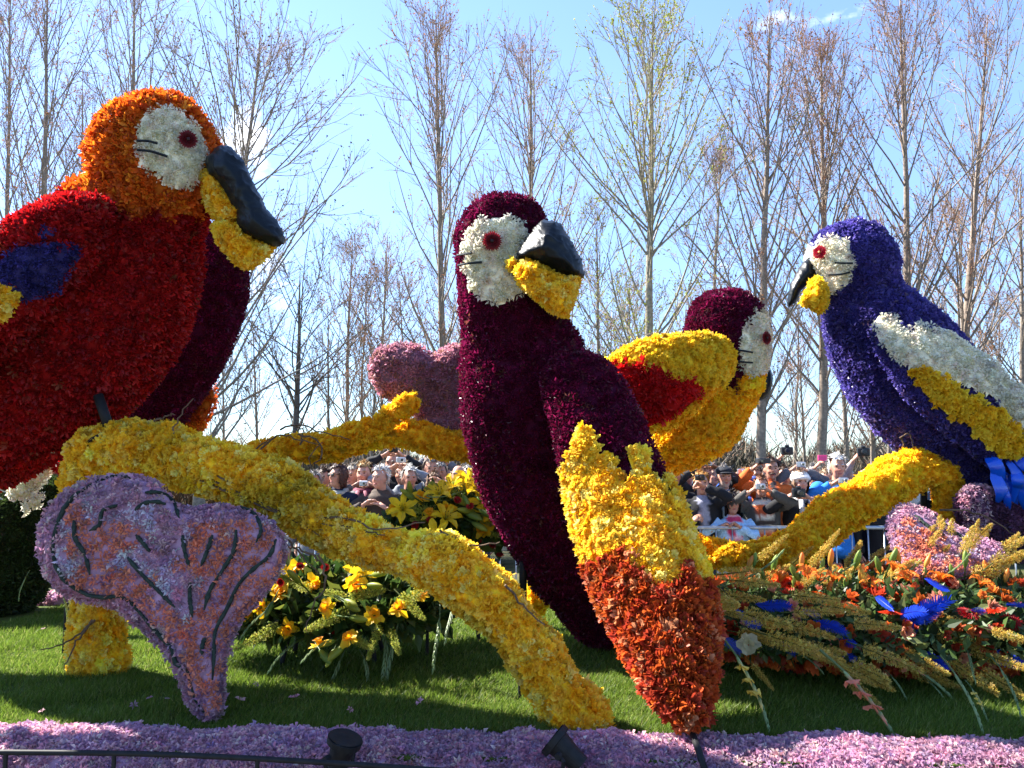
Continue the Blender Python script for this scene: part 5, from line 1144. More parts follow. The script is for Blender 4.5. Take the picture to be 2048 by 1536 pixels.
crinkle(p3, 'upper_beak', [(1032, 516), (1044, 490), (1060, 468), (1084, 443), (1110, 443), (1138, 476), (1158, 512), (1166, 535), (1165, 551), (1140, 553), (1102, 539), (1062, 522)], 3.64, .17, 15, .012, 55.)
clad_pad(p3, 'lower_beak', [(1018, 522), (1045, 519), (1065, 517), (1085, 529), (1110, 544), (1135, 551), (1161, 550), (1157, 580), (1146, 610), (1135, 634), (1112, 632), (1085, 613), (1060, 592), (1045, 577), (1028, 550)], 3.60, .16, 'yel', 22, 50., 110, size=.025, spacing=.022)
wy = [(1112, 985), (1120, 950), (1150, 925), (1150, 870), (1165, 845), (1186, 868), (1200, 908), (1226, 926), (1246, 950), (1256, 972), (1262, 950), (1255, 906), (1270, 894), (1291, 908), (1300, 950), (1320, 985), (1336, 1003), (1342, 990), (1326, 962), (1340, 950), (1400, 990), (1450, 1050), (1470, 1100), (1480, 1160), (1480, 1195), (1385, 1162), (1377, 1130), (1362, 1128), (1352, 1165), (1340, 1182), (1300, 1166), (1270, 1136), (1256, 1108), (1246, 1094), (1240, 1114), (1210, 1120), (1180, 1132), (1140, 1110), (1110, 1040)]
wo = [(1100, 1120), (1185, 1130), (1210, 1120), (1240, 1114), (1246, 1094), (1256, 1108), (1270, 1136), (1300, 1166), (1340, 1182), (1352, 1165), (1362, 1128), (1377, 1130), (1385, 1162), (1480, 1195), (1500, 1200), (1500, 1540), (1100, 1540)]
wing3 = [(1128, 712, 10, 3.68), (1134, 722, 48, 3.66), (1150, 755, 78, 3.61), (1172, 800, 88, 3.56), (1196, 860, 97, 3.5), (1224, 945, 101, 3.42), (1252, 1030, 106, 3.32), (1280, 1100, 109, 3.23), (1305, 1170, 108, 3.13), (1333, 1250, 97, 3.01), (1352, 1325, 79, 2.9), (1368, 1390, 54, 2.8), (1380, 1440, 30, 2.73), (1386, 1466, 17, 2.7), (1388, 1477, 5, 2.69)]
flower_solid(p3, loft(wing3, 90, 60, .6), rec('wing', 'burg', singles=80), [rec('wing_yellow_band', 'yel', poly=wy, singles=300, size=.0235, spacing=.021, label='yellow daffodil band with jagged upper edge', **{'raise': .018}), rec('wing_orange_tip', 'tip', poly=wo, singles=300, label='orange tulip tip of the wing', **{'raise': .018})], seed=23)
post(p3, [(1046, 1090, 4.0), (1046, 1150, 4.0), (1046, 1215, 4.0)], .019); post(p3, [(1385, 1468, 2.70), (1397, 1500, 2.62), (1412, 1550, 2.55)], .011); post(p3, [(1055, 1166, 4.3), (1092, 1166, 4.3)], .016); post(p3, [(1092, 1160, 4.3), (1122, 1235, 4.3)], .016)

# ---- 4 yellow parrot with maroon hood (right of centre, turned away)
p4 = thing('parrot', base_at(1300, 1100, 4.95), 'yellow parrot with maroon hood and red wing band, turned away behind the middle parrot', 'flower parrot', 'parrots made of flowers')
body4 = [(1452, 579, 8, 4.9), (1452, 585, 40, 4.9), (1452, 610, 68, 4.9), (1453, 650, 82, 4.9), (1455, 695, 84, 4.9), (1452, 740, 76, 4.9), (1440, 780, 72, 4.92), (1418, 815, 78, 4.94), (1388, 850, 78, 4.95), (1352, 885, 66, 4.96), (1320, 920, 46, 4.97), (1295, 950, 22, 4.98), (1288, 960, 5, 4.98)]
face4 = [(1492, 640), (1510, 622), (1545, 612), (1560, 680), (1550, 735), (1510, 756), (1486, 752), (1476, 722), (1478, 672)]
hood4 = [(1340, 540), (1560, 540), (1560, 735), (1486, 752), (1476, 780), (1452, 778), (1450, 740), (1400, 700), (1340, 680)]
parts, V, N = flower_solid(p4, loft(body4, 80, 60, .95), rec('body', 'yelfar', singles=100), [rec('head', 'burg', poly=hood4, spacing=.025, size=.027), rec('face', 'white', poly=face4, front=True, spacing=.024, size=.027, singles=60, **{'raise': .012})], seed=31)
c, n = surf(V, N, 1523, 677); gerbera(p4, c, n, .046, [(.20, .006, .014), (.13, .004, .01), (.02, .003, .004)])
strip(p4, V, N, [(1471, 700), (1486, 702), (1501, 705)]); strip(p4, V, N, [(1472, 722), (1486, 724), (1501, 725)])
crinkle(p4, 'upper_beak', [(1514, 722), (1534, 728), (1545, 752), (1543, 776), (1533, 795), (1521, 801), (1512, 770)], 4.92, .08, 33, .003, 14.)
clad_pad(p4, 'lower_beak', [(1468, 768), (1498, 756), (1526, 746), (1530, 758), (1523, 786), (1496, 795), (1472, 791)], 4.80, .12, 'yelfar', 32, 24.)
red4 = [(1200, 738), (1240, 731), (1290, 728), (1326, 733), (1330, 750), (1345, 757), (1375, 764), (1403, 770), (1396, 795), (1360, 822), (1322, 846), (1290, 850), (1260, 800)]
yl4 = [(1100, 600), (1500, 600), (1500, 735), (1470, 775), (1420, 772), (1403, 770), (1375, 764), (1345, 757), (1330, 750), (1326, 733), (1290, 728), (1240, 731), (1200, 745)]
flower_solid(p4, loft([(1463, 722, 8, 4.72), (1455, 720, 34, 4.70), (1425, 722, 54, 4.66), (1380, 737, 74, 4.62), (1330, 760, 90, 4.6), (1270, 790, 88, 4.6), (1210, 825, 70, 4.62), (1150, 870, 40, 4.66), (1120, 895, 8, 4.7)], 60, 44, .6), rec('wing', 'yelfar', singles=60), [rec('wing_shoulder', 'yelg', poly=yl4, singles=200, **{'raise': .012}), rec('wing_red_band', 'hotred', poly=red4, singles=100, **{'raise': .014})], seed=34)
post(p4, [(1330, 930, 4.95), (1325, 1060, 4.95)], .02)

# ---- 5 blue parrot (right)
p5 = thing('parrot', base_at(1850, 1100, 4.95), 'blue parrot at the right with white face and a white and yellow wing, looking left', 'flower parrot', 'parrots made of flowers')
body5 = [(1712, 437, 8, 5.0), (1712, 443, 36, 5.0), (1712, 462, 62, 5.0), (1707, 495, 84, 5.0), (1706, 530, 91, 5.0), (1710, 560, 87, 5.0), (1722, 590, 84, 5.0), (1738, 625, 98, 4.99), (1766, 674, 114, 4.97), (1805, 728, 124, 4.95), (1850, 790, 122, 4.93), (1900, 858, 108, 4.92), (1950, 928, 88, 4.92), (2000, 998, 64, 4.92), (2045, 1060, 36, 4.92), (2070, 1095, 8, 4.92)]
face5 = [(1630, 492), (1645, 475), (1670, 469), (1698, 480), (1706, 515), (1712, 530), (1706, 555), (1694, 574), (1668, 590), (1650, 577), (1636, 560), (1600, 555), (1600, 505)]
parts, V, N = flower_solid(p5, loft(body5, 100, 72, .92), rec('body', 'blue', singles=250, size=.03, spacing=.0255), [rec('face', 'white', poly=face5, front=True, spacing=.023, size=.026, singles=120, **{'raise': .014})], seed=41)
c, n = surf(V, N, 1643, 506); gerbera(p5, c, n * .5 + norm(CAM - c) * .5, .048, [(.52, .01, .03), (.42, .008, .03), (.5, .2, .05)])
strip(p5, V, N, [(1671, 526), (1688, 527), (1707, 527)]); strip(p5, V, N, [(1659, 550), (1680, 549), (1702, 545)])
crinkle(p5, 'upper_beak', [(1621, 509), (1600, 534), (1582, 568), (1576, 600), (1578, 614), (1588, 607), (1602, 582), (1625, 560), (1640, 548), (1628, 528)], 5.0, .11, 43, .006, 30.)
clad_pad(p5, 'lower_beak', [(1630, 545), (1646, 557), (1660, 590), (1655, 612), (1643, 630), (1622, 621), (1599, 604), (1613, 576)], 4.74, .13, 'yelg', 42, 34., 50)
ww = [(1748, 650), (1768, 624), (1792, 640), (1802, 660), (1830, 668), (1835, 645), (1852, 655), (1872, 672), (1872, 655), (1895, 668), (1930, 690), (1962, 700), (1992, 730), (2060, 790), (2200, 920), (2200, 1000), (2060, 870), (2010, 835), (1990, 800), (1930, 772), (1882, 752), (1822, 740), (1790, 716), (1760, 682)]
wyl = [(1815, 738), (1850, 738), (1892, 758), (1950, 798), (1996, 822), (2060, 872), (2200, 1000), (2200, 1100), (2060, 940), (1980, 896), (1936, 852), (1886, 822), (1850, 784)]
flower_solid(p5, loft([(1752, 632, 6, 4.72), (1760, 640, 26, 4.70), (1786, 668, 48, 4.66), (1840, 716, 76, 4.62), (1905, 772, 88, 4.60), (1980, 832, 88, 4.58), (2060, 896, 80, 4.58), (2130, 955, 60, 4.58), (2190, 1010, 20, 4.6)], 70, 50, .5), rec('wing', 'blue', size=.03, spacing=.0255), [rec('wing_white_patch', 'white', poly=ww, spacing=.023, size=.027, singles=220, **{'raise': .016}), rec('wing_yellow_band', 'yelg', poly=wyl, singles=160, core=(.5, .3, .01), **{'raise': .02})], seed=44)
post(p5, [(1855, 868, 4.9), (1855, 912, 4.9)], .018); post(p5, [(1848, 975, 4.85), (1847, 1022, 4.85)], .02); post(p5, [(1858, 1000, 4.85), (1857, 1026, 4.85)], .018)
V, F = tubes(np.array([at(1888, 925, 4.75), at(1896, 932, 4.74), at(1904, 950, 4.74)]), np.full(3, .012), 6); part(p5, 'clamp', V, F, M_STEEL)
# glossy blue ribbons under the tail
r5 = np.random.default_rng(77)
for i in range(26):
    a = np.array([r5.uniform(1975, 2040), r5.uniform(895, 960)]); b = a + np.array([r5.uniform(5, 50), r5.uniform(40, 95)]); Y = r5.uniform(4.5, 4.62)
    P = np.array([at(a[0], a[1], Y), at(*(a * .5 + b * .5 + r5.normal(0, 9, 2)), Y - r5.uniform(.02, .08)), at(b[0], b[1], Y + .02)]); P = spline(P, 7); w = r5.uniform(.018, .04) * np.array([.5, .9, 1, 1, .9, .7, .3])
    sd = norm(np.cross(P[-1] - P[0], norm(CAM - P[3]) + r5.normal(0, .5, 3))); up = norm(np.cross(sd, P[-1] - P[0])); V = np.concatenate([P - sd * w[:, None], P + up * (w * .4)[:, None], P + sd * w[:, None]]); F = []
    for j in range(6):
        for q in (0, 7): F += [(q + j, q + j + 1, q + j + 8), (q + j, q + j + 8, q + j + 7)]
    part(p5, 'tail_ribbon', V, np.array(F), M_VINYL, None, True)

# ------------------------------------------------------------------ loose flowers: stems, spikes, lilies, feathers
rs = np.random.default_rng(101)
def spike_mesh(seed, cols, L_=1.0, R_=.125, N=220):
    """foxtail lily spike: a stem with many small starry florets, z up, unit length"""
    r = np.random.default_rng(seed); V0, F0 = tubes(np.array([(0, 0, -.25), (0, 0, .3), (.01, 0, .7), (.0, .01, 1.0)]), np.array([.012, .012, .009, .004]), 6)
    z = np.linspace(.02, .985, N); a = np.arange(N) * 2.39996; rad = R_ * np.interp(z, [0, .12, .5, .85, 1], [.8, 1, .8, .45, .1])
    d = np.stack([np.cos(a), np.sin(a), .45 + .5 * z], 1); d = norm(d); P = np.stack([np.cos(a) * rad * .45, np.sin(a) * rad * .45, z], 1); d = norm(d + r.normal(0, .16, (N, 3))); P = P * np.array([.2, .2, 1]) + d * (rad * r.uniform(.6, 1.1, N))[:, None]; n = norm(d + r.normal(0, .3, (N, 3)))
    tm = [t_star(seed * 3 + i, 5, 1, .22, .5, .9) for i in range(2)]
    e = emit(P, n, tm, R_ * .2, pal(*cols, jit=.18), seed, .3, .7)
    st, sf = tubes(np.stack([np.stack([0 * z, 0 * z, z], 1), P], 1), np.repeat([[.004, .0035]], N, 0), 3, False)
    V, F = merge([(V0, F0), e[:2], (st, sf)]); c = np.concatenate([np.repeat([(.10, .13, .03)], len(V0), 0), e[2], np.repeat([np.array(cols[0][:3])], len(st), 0)])
    return V, F, c
GOLD = [(.70, .50, .10, 3), (.78, .60, .16, 2), (.60, .38, .06, 1.5), (.48, .44, .08, 1)]; LIME = [(.48, .50, .08, 3), (.58, .56, .11, 2), (.36, .42, .08, 2)]
SP_G = [mk_mesh('eremurus_spike', *(lambda e: (e[0], e[1], M_PETAL, e[2]))(spike_mesh(i, GOLD))) for i in range(4)]
SP_L = [mk_mesh('eremurus_spike', *(lambda e: (e[0], e[1], M_PETAL, e[2]))(spike_mesh(10 + i, LIME))) for i in range(3)]

def gladiolus_mesh(seed, bloom=0):
    """a curved stem with alternating pointed buds, unit length along z, drooping towards +x"""
    r = np.random.default_rng(seed); t = np.linspace(0, 1, 12); C = np.stack([.22 * t**2.2, .02 * np.sin(t * 5), t * (1 - .10 * t**2)], 1); parts, cols = [], []
    V, F = tubes(C, np.linspace(.011, .004, 12), 6); parts.append((V, F)); cols.append(np.repeat([(.11, .17, .06)], len(V), 0))
    for i in range(13):
        u = .22 + .75 * i / 12; p = np.array([np.interp(u, t, C[:, k]) for k in range(3)]); tg = norm(np.array([np.interp(min(u + .05, 1), t, C[:, k]) for k in range(3)]) - p + 1e-5); s = 1 if i % 2 else -1
        d = norm(tg + s * np.array([.0, .2, 0]) + np.array([.12, 0, 0]) * 1); L_ = .17 * (1.15 - .6 * u); R = frame_z(d, 0)
        z = np.array([0, .25, .6, 1.0]); w = np.array([.25, 1, .75, .04]) * .016; P = p + np.outer(z * L_, d); V, F = tubes(P, w, 6); parts.append((V, F)); g = np.array((.24, .33, .14)) * r.uniform(.85, 1.2); c = np.repeat(g[None], len(V), 0)
        if bloom and u < .6: c[12:] = np.array([(.72, .28, .17), (.8, .66, .45), (.78, .62, .2)][bloom - 1])
        cols.append(c)
        if bloom and u < .55 and i % 2 == 0:
            TV, TF, TT = t_ruffle(seed + i, ((6, 1, .42, .4, .35),)); V = (TV * .075) @ frame_z(norm(d + np.array([.8, 0, .2]))).T + p + d * L_ * .5; parts.append((V, TF)); cols.append(np.repeat([np.array([(.75, .26, .15), (.85, .76, .55), (.85, .6, .1)][bloom - 1])], len(V), 0))
    V, F = merge(parts); return V, F, np.concatenate(cols)
GL = [mk_mesh('gladiolus', *(lambda e: (e[0], e[1], M_LEAF, e[2]))(gladiolus_mesh(30 + i))) for i in range(3)]
GLS = [mk_mesh('gladiolus', *(lambda e: (e[0], e[1], M_LEAF, e[2]))(gladiolus_mesh(40 + i, 1))) for i in range(2)]
GLY = [mk_mesh('gladiolus', *(lambda e: (e[0], e[1], M_LEAF, e[2]))(gladiolus_mesh(50, 3)))]

def place(name, me, a, b, label, cat, group, roll=None, length=None, bend=None):
    """put a unit-length plant with its foot at a and its tip at b"""
    d = b - a; L_ = np.linalg.norm(d) if length is None else length; R = frame_z(d, rs.uniform(0, 6.28) if roll is None else roll)
    if bend is not None:     # local +x points along 'bend'
        z = norm(d); x = norm(np.array(bend) - z * (np.array(bend) @ z)); R = np.stack([x, np.cross(z, x), z], 1)
    M = np.eye(4); M[:3, :3] = R * L_; M[:3, 3] = a; o = bpy.data.objects.new(name, me); COL.objects.link(o); o.matrix_world = Matrix(M.tolist()); return tag(o, label, cat, group)

def lily_mesh(col, seed, open_=1.0):
    r = np.random.default_rng(seed); V, F, C = [], [], []
    for k in range(6):
        a = 2 * PI * k / 6; w = .30 if k % 2 else .24; b = len(V); prof = [(.06, .0, 0), (.35, w * .8, .42), (.75, w, .62), (1.08, w * .55, .55), (1.25, .0, .36)]
        for i, (x, hw, z) in enumerate(prof):
            x = x * open_; z = z * (1.6 - .6 * open_) + r.normal(0, .02)
            for y, dz in ((hw, .08), (0, -.03), (-hw, .08)):
                V.append((x * math.cos(a) - y * math.sin(a), x * math.sin(a) + y * math.cos(a), z + dz)); C.append(np.array(col) * (1.0 if i > 0 else .7) * r.uniform(.92, 1.06))
            if i:
                q = b + (i - 1) * 3
                for s_ in (0, 1): F += [(q + s_, q + s_ + 1, q + s_ + 4), (q + s_, q + s_ + 4, q + s_ + 3)]
    V, F, C = np.array(V), np.array(F), np.array(C); P = np.array([[(0, 0, 0), (.1 * math.cos(t), .1 * math.sin(t), .4), (.22 * math.cos(t), .22 * math.sin(t), .78)] for t in np.arange(6) * PI / 3 + .3])
    sv, sf = tubes(P, np.repeat([[.012, .012, .012]], 6, 0), 4); av, af = merge([ellipsoid(p[-1], (.03, .03, .075), 5, 6) for p in P]); V, F2 = merge([(V, F), (sv, sf), (av, af)])
    return V, F2, np.concatenate([C, np.repeat([(.4, .42, .08)], len(sv), 0), np.repeat([(.10, .025, .008)], len(av), 0)])
def daff_mesh(seed):
    r = np.random.default_rng(seed); TV, TF, TT = t_ruffle(seed, ((6, 1.0, .40, .12, .02),)); C = np.repeat([(.88, .58, .015)], len(TV), 0) * r.uniform(.9, 1.08, (len(TV), 1)); n = 14; th = np.arange(n) * 2 * PI / n
    rings = [(.16, .0), (.24, .25), (.30, .48), (.46, .62), (.50, .60)]; V2 = np.array([[(q * (1 + (.12 * math.cos(5 * t + seed) if i > 2 else 0)) * math.cos(t), q * (1 + (.12 * math.cos(5 * t + seed) if i > 2 else 0)) * math.sin(t), z) for t in th] for i, (q, z) in enumerate(rings)]).reshape(-1, 3)
    V, F = merge([(TV, TF), (V2, quads_grid(5, n))]); return V, F, np.concatenate([C, np.repeat([(.85, .36, .006)], len(V2), 0)])
def bud_mesh(c0, c1):
    z = np.array([-.9, -.05, 0, .15, .4, .7, .92, 1.0]); w = np.array([.035, .035, .07, .13, .17, .15, .08, .02]); V, F = tubes(np.stack([0 * z, 0 * z, z], 1), w, 9)
    th = np.tile(np.arange(9) * 2 * PI / 9, 8); rib = 1 + .10 * np.cos(3 * th); V[:, :2] *= rib[:, None]; t = np.clip(V[:, 2:3], 0, 1); return V, F, np.where(V[:, 2:3] < 0, np.array([(.07, .13, .03)]), np.array(c0) * (1 - t) + np.array(c1) * t)
def mm(name, e, mat=M_PETAL, smooth=False): return mk_mesh(name, e[0], e[1], mat, e[2], smooth)
LILY_Y = [mm('lily', lily_mesh((.90, .62, .02), i)) for i in range(3)]; LILY_O = [mm('lily', lily_mesh((.82, .20, .02), 5 + i, .8)) for i in range(2)]
DAFF = [mm('daffodil', daff_mesh(i)) for i in range(3)]
BUDY = mm('lily_bud', bud_mesh((.17, .25, .04), (.42, .42, .05)), M_LEAF, True); BUDG = mm('lily_bud', bud_mesh((.10, .20, .035), (.26, .34, .06)), M_LEAF, True); BUDO = mm('lily_bud', bud_mesh((.42, .30, .05), (.75, .24, .04)), M_LEAF, True)
def leaf_mesh(col, seed):
    t = np.linspace(0, 1, 7); w = .11 * np.sin(PI * np.clip(t * .95 + .05, 0, 1))**.8; x = .18 * t**2; V = np.concatenate([np.stack([x + .03, w, t], 1), np.stack([x, 0 * t, t], 1), np.stack([x + .03, -w, t], 1)]); F = []
    for i in range(6):
        for q in (0, 7): F += [(q + i, q + i + 1, q + i + 8), (q + i, q + i + 8, q + i + 7)]
    return V, np.array(F), np.repeat([col], 21, 0) * np.random.default_rng(seed).uniform(.85, 1.15, (21, 1))
LEAF = [mm('leaf', leaf_mesh(c, i), M_LEAF) for i, c in enumerate([(.035, .085, .02), (.05, .11, .022), (.03, .07, .02), (.07, .12, .03)])]
def feather_mesh(seed):
    r = np.random.default_rng(seed); n = 34; t = np.linspace(0, 1, n); w = .15 * np.sin(PI * np.clip(t * .86 + .1, 0, 1))**.6; C = np.stack([.22 * t**2, .05 * np.sin(t * 4 + seed), t], 1); V, F = [], []
    for s_ in (-1, 1):
        for i in range(n - 1):
            b = len(V); tip = C[i] + np.array([.02, s_ * w[i] * r.uniform(.85, 1.1), .11 * r.uniform(.8, 1.15)]); V += [C[i], C[i + 1] + np.array([0, 0, .008]), tip + np.array([.01, 0, .02]), tip]; F += [(b, b + 1, b + 2), (b, b + 2, b + 3)]
    V, F = np.array(V), np.array(F); sv, sf = tubes(C, np.linspace(.012, .004, n), 5); c = np.concatenate([np.repeat([(.008, .045, .52)], len(V), 0) * r.uniform(.8, 1.2, (len(V), 1)), np.repeat([(.01, .03, .3)], len(sv), 0)]); V, F = merge([(V, F), (sv, sf)]); return V, F, c
FEA = [mm('blue_feather', feather_mesh(i), M_BLUEF) for i in range(3)]
def gerb_mesh(seed, col, cen):
    r = np.random.default_rng(seed); V, F, C = [], [], []
    for k, ln, z in ((30, 1., .14), (26, .72, .22), (20, .45, .28)):
        for i in range(k):
            a = 2 * PI * i / k + r.normal(0, .04); l = ln * r.uniform(.9, 1.08); b = len(V)
            for x, y, zz in ((.1, 0, .1), (.7 * l, .1, z), (.7 * l, -.1, z), (l, 0, z - .06)): V.append((x * math.cos(a) - y * math.sin(a), x * math.sin(a) + y * math.cos(a), zz)); C.append(np.array(col) * r.uniform(.8, 1.15))
            F += [(b, b + 2, b + 3), (b, b + 3, b + 1)]
    ev, ef = ellipsoid((0, 0, .2), (.18, .18, .14), 6, 12); V, F = merge([(np.array(V), np.array(F)), (ev, ef)]); return V, F, np.concatenate([C, np.repeat([cen], len(ev), 0)])
GER = [mm('gerbera', gerb_mesh(i, c, (.12, .03, .02))) for i, c in enumerate([(.66, .05, .012), (.72, .12, .012), (.34, .008, .01)])]

def face_to(P, up=.25, j=.35):
    return norm(norm(CAM - P) + np.array([0, 0, up]) + rs.normal(0, j, 3))
def bloom(name, me, P, size, n, label, cat, group):
    M = np.eye(4); M[:3, :3] = frame_z(n, rs.uniform(0, 6)) * size; M[:3, 3] = P; o = bpy.data.objects.new(name, me); COL.objects.link(o); o.matrix_world = Matrix(M.tolist()); return tag(o, label, cat, group)

def foliage(name, c, rad, N, cols, label, seed, size=(.05, .12), kind='stuff'):
    """a mound of leaves and stems on a florist's base"""
    r = np.random.default_rng(seed); d = norm(r.normal(0, 1, (N, 3))); d[:, 2] = np.abs(d[:, 2]) * 1.0 - .35; P = c + d * np.array(rad) * r.uniform(.55, 1.0, (N, 1))**.6
    nn = norm(d + r.normal(0, .5, (N, 3))); tg = norm(np.cross(nn, r.normal(0, 1, (N, 3))) + d * .8); s = r.uniform(*size, (N, 1)); sd = norm(np.cross(tg, nn)) * s * .22
    V = np.stack([P, P + tg * s * .5 + sd + nn * s * .05, P + tg * s, P + tg * s * .5 - sd + nn * s * .05], 1).reshape(-1, 3); b = np.arange(N)[:, None] * 4; F = np.concatenate([b + np.array([[0, 1, 2]]), b + np.array([[0, 2, 3]])])
    cc = np.array(cols)[r.integers(0, len(cols), N)] * r.uniform(.7, 1.3, (N, 1)); o = link(name, mk_mesh(name, V, F, M_LEAF, np.repeat(cc, 4, 0)))
    return tag(o, label, None, None, kind)

# ---- bouquet of yellow lilies and daffodils in front (under the branch)
DKG = [(.03, .065, .014), (.045, .085, .018), (.06, .10, .02), (.10, .12, .02)]
LOWB, BACKB, BED = 'flowers of the yellow bouquet under the front branch', 'flowers of the yellow bouquet before the crowd', 'flowers of the orange and blue bed'
def stand(name, c, r_, label):
    root = thing('flower_stand', np.array([c[0], c[1], DZ]), label, 'flower stand'); V, F = ellipsoid(c, r_, 12, 20); part(root, 'foam_base', V, F, M_CORE, np.array((.03, .045, .015)), True)
    for s in (-1, 1):
        for q in (-1, 1): part(root, 'leg', *tubes(np.array([(c[0] + s * r_[0] * .55, c[1] + q * r_[1] * .5, DZ), (c[0] + s * r_[0] * .4, c[1] + q * r_[1] * .35, c[2])]), np.full(2, .011), 8), M_STEEL)
c1 = at(670, 1205, 3.95); stand('flower_stand', c1, (.40, .22, .13), 'low dark stand under the yellow bouquet in front of the branch')
foliage('bouquet_foliage', c1, (.56, .34, .27), 3400, DKG, None, 61)
c2 = at(900, 1050, 4.45); stand('flower_stand', c2, (.30, .2, .13), 'stand under the yellow bouquet in front of the left crowd')
foliage('bouquet_foliage', c2, (.38, .28, .26), 2200, DKG, None, 62)
for i, (px, py, Y) in enumerate([(523, 1215, 3.65), (560, 1188, 3.7), (626, 1168, 3.72), (655, 1215, 3.55), (748, 1232, 3.5), (797, 1218, 3.55), (700, 1278, 3.5), (706, 1164, 3.6), (592, 1140, 3.8), (490, 1232, 3.7), (640, 1290, 3.5), (577, 1258, 3.6), (842, 1190, 3.7)]):
    P = at(px, py, Y); bloom('daffodil', DAFF[i % 3], P, .047, face_to(P), 'open yellow daffodil in the low bouquet under the front branch', 'daffodil', LOWB)
for i, (px, py, Y) in enumerate([(718, 1146, 3.6), (575, 1160, 3.75), (530, 1160, 3.8)]):
    P = at(px, py, Y); bloom('lily', LILY_Y[i % 3], P, .065, face_to(P), 'open yellow lily in the low bouquet under the front branch', 'lily', LOWB)
for a in [(640, 1300, 660, 1328), (668, 1282, 636, 1292), (690, 1290, 655, 1322), (700, 1235, 735, 1240), (745, 1150, 775, 1145), (735, 1170, 765, 1172), (540, 1150, 520, 1185), (690, 1205, 720, 1222), (668, 1300, 652, 1335), (600, 1165, 575, 1140), (545, 1205, 530, 1235), (690, 1200, 715, 1212), (705, 1216, 696, 1205)]:
    place('lily_bud', BUDY if rs.random() < .7 else BUDG, at(a[0], a[1], 3.52), at(a[2], a[3], 3.47), 'plump yellow-green lily bud in the low bouquet under the front branch', 'lily bud', LOWB)
for a in [(700, 1220, 608, 1262), (690, 1195, 640, 1180), (700, 1192, 770, 1180), (760, 1250, 735, 1320), (800, 1190, 850, 1240), (560, 1250, 470, 1300), (820, 1200, 860, 1165), (780, 1260, 800, 1310), (620, 1180, 560, 1150), (700, 1270, 745, 1300)]:
    place('eremurus_spike', SP_L[rs.integers(3)], at(a[0], a[1], 3.62), at(a[2], a[3], 3.48), 'lime green foxtail spike in the low bouquet under the front branch', 'foxtail lily', LOWB)
for a in [(700, 1262, 592, 1290), (560, 1205, 470, 1248), (610, 1270, 525, 1318), (800, 1230, 745, 1395), (770, 1250, 770, 1385), (690, 1300, 640, 1390), (880, 1210, 865, 1330), (905, 1210, 890, 1265), (650, 1330, 590, 1390), (720, 1300, 752, 1375)]:
    place('gladiolus', GL[rs.integers(3)], at(a[0], a[1], 3.7), at(a[2], a[3], 3.45), 'green budded gladiolus stem drooping from the low bouquet', 'gladiolus', LOWB, bend=(0, -.4, -1))
for px, py in ((665, 1262), (600, 1132), (708, 1180), (650, 1135), (560, 1165), (660, 1105)):
    P = at(px, py, 3.62); bloom('gerbera', GER[2], P, .022, norm(face_to(P) + np.array([.6, 0, .5])), 'small dark red gerbera tucked in the low bouquet', 'gerbera', LOWB)
# ---- bouquet behind it, before the crowd
for i, (px, py, Y) in enumerate([(840, 995, 4.25), (860, 985, 4.3), (920, 962, 4.3), (945, 960, 4.35), (960, 975, 4.3), (790, 1018, 4.2), (985, 1045, 4.2), (965, 1060, 4.2), (860, 1030, 4.15), (895, 1018, 4.15)]):
    P = at(px, py, Y); bloom('daffodil', DAFF[i % 3], P, .05, face_to(P, .5), 'open yellow daffodil in the bouquet before the crowd', 'daffodil', BACKB)
for i, (px, py, Y) in enumerate([(880, 992, 4.15), (935, 968, 4.2), (972, 1000, 4.2), (872, 1072, 4.0), (905, 978, 4.2), (805, 1020, 4.15), (985, 1020, 4.2), (955, 990, 4.15), (890, 1040, 4.1)]):
    P = at(px, py, Y); bloom('lily', LILY_Y[i % 3], P, .07, face_to(P, .5), 'large open yellow lily in the bouquet before the crowd', 'lily', BACKB)
for a in [(828, 995, 800, 978), (822, 990, 818, 962), (830, 1000, 812, 990), (935, 1010, 905, 995), (950, 1025, 915, 1018), (930, 1025, 965, 1040), (960, 1020, 990, 1035), (955, 995, 975, 1005), (960, 968, 955, 940), (945, 1045, 975, 1062), (925, 990, 940, 1012), (970, 990, 985, 970)]:
    place('lily_bud', BUDG if rs.random() < .6 else BUDY, at(a[0], a[1], 4.15), at(a[2], a[3], 4.1), 'green lily bud in the bouquet before the crowd', 'lily bud', BACKB)
for a in [(930, 1000, 860, 965), (900, 1030, 800, 1010), (930, 1020, 985, 1050), (880, 1000, 850, 975), (950, 980, 905, 965), (940, 1060, 1000, 1072), (890, 1035, 820, 1040)]:
    place('eremurus_spike', SP_L[rs.integers(3)], at(a[0], a[1], 4.3), at(a[2], a[3], 4.15), 'lime green foxtail spike in the bouquet before the crowd', 'foxtail lily', BACKB)
for a in [(930, 980, 855, 1015), (960, 1030, 1005, 1000), (900, 1000, 830, 1010)]:
    place('gladiolus', GL[rs.integers(3)], at(a[0], a[1], 4.15), at(a[2], a[3], 4.05), 'green gladiolus stem in the bouquet before the crowd', 'gladiolus', BACKB, bend=(0, 0, 1))
for px, py, Y in ((915, 1000, 4.1), (940, 1012, 4.1), (860, 1040, 4.1), (985, 1090, 4.2), (1000, 1110, 4.2), (965, 1085, 4.2), (1015, 1080, 4.25), (830, 1050, 4.15)):
    P = at(px, py, Y); bloom('gerbera', GER[2], P, .024, norm(face_to(P) + np.array([.5, 0, .6])), 'red gerbera among the yellow lilies before the crowd', 'gerbera', BACKB)

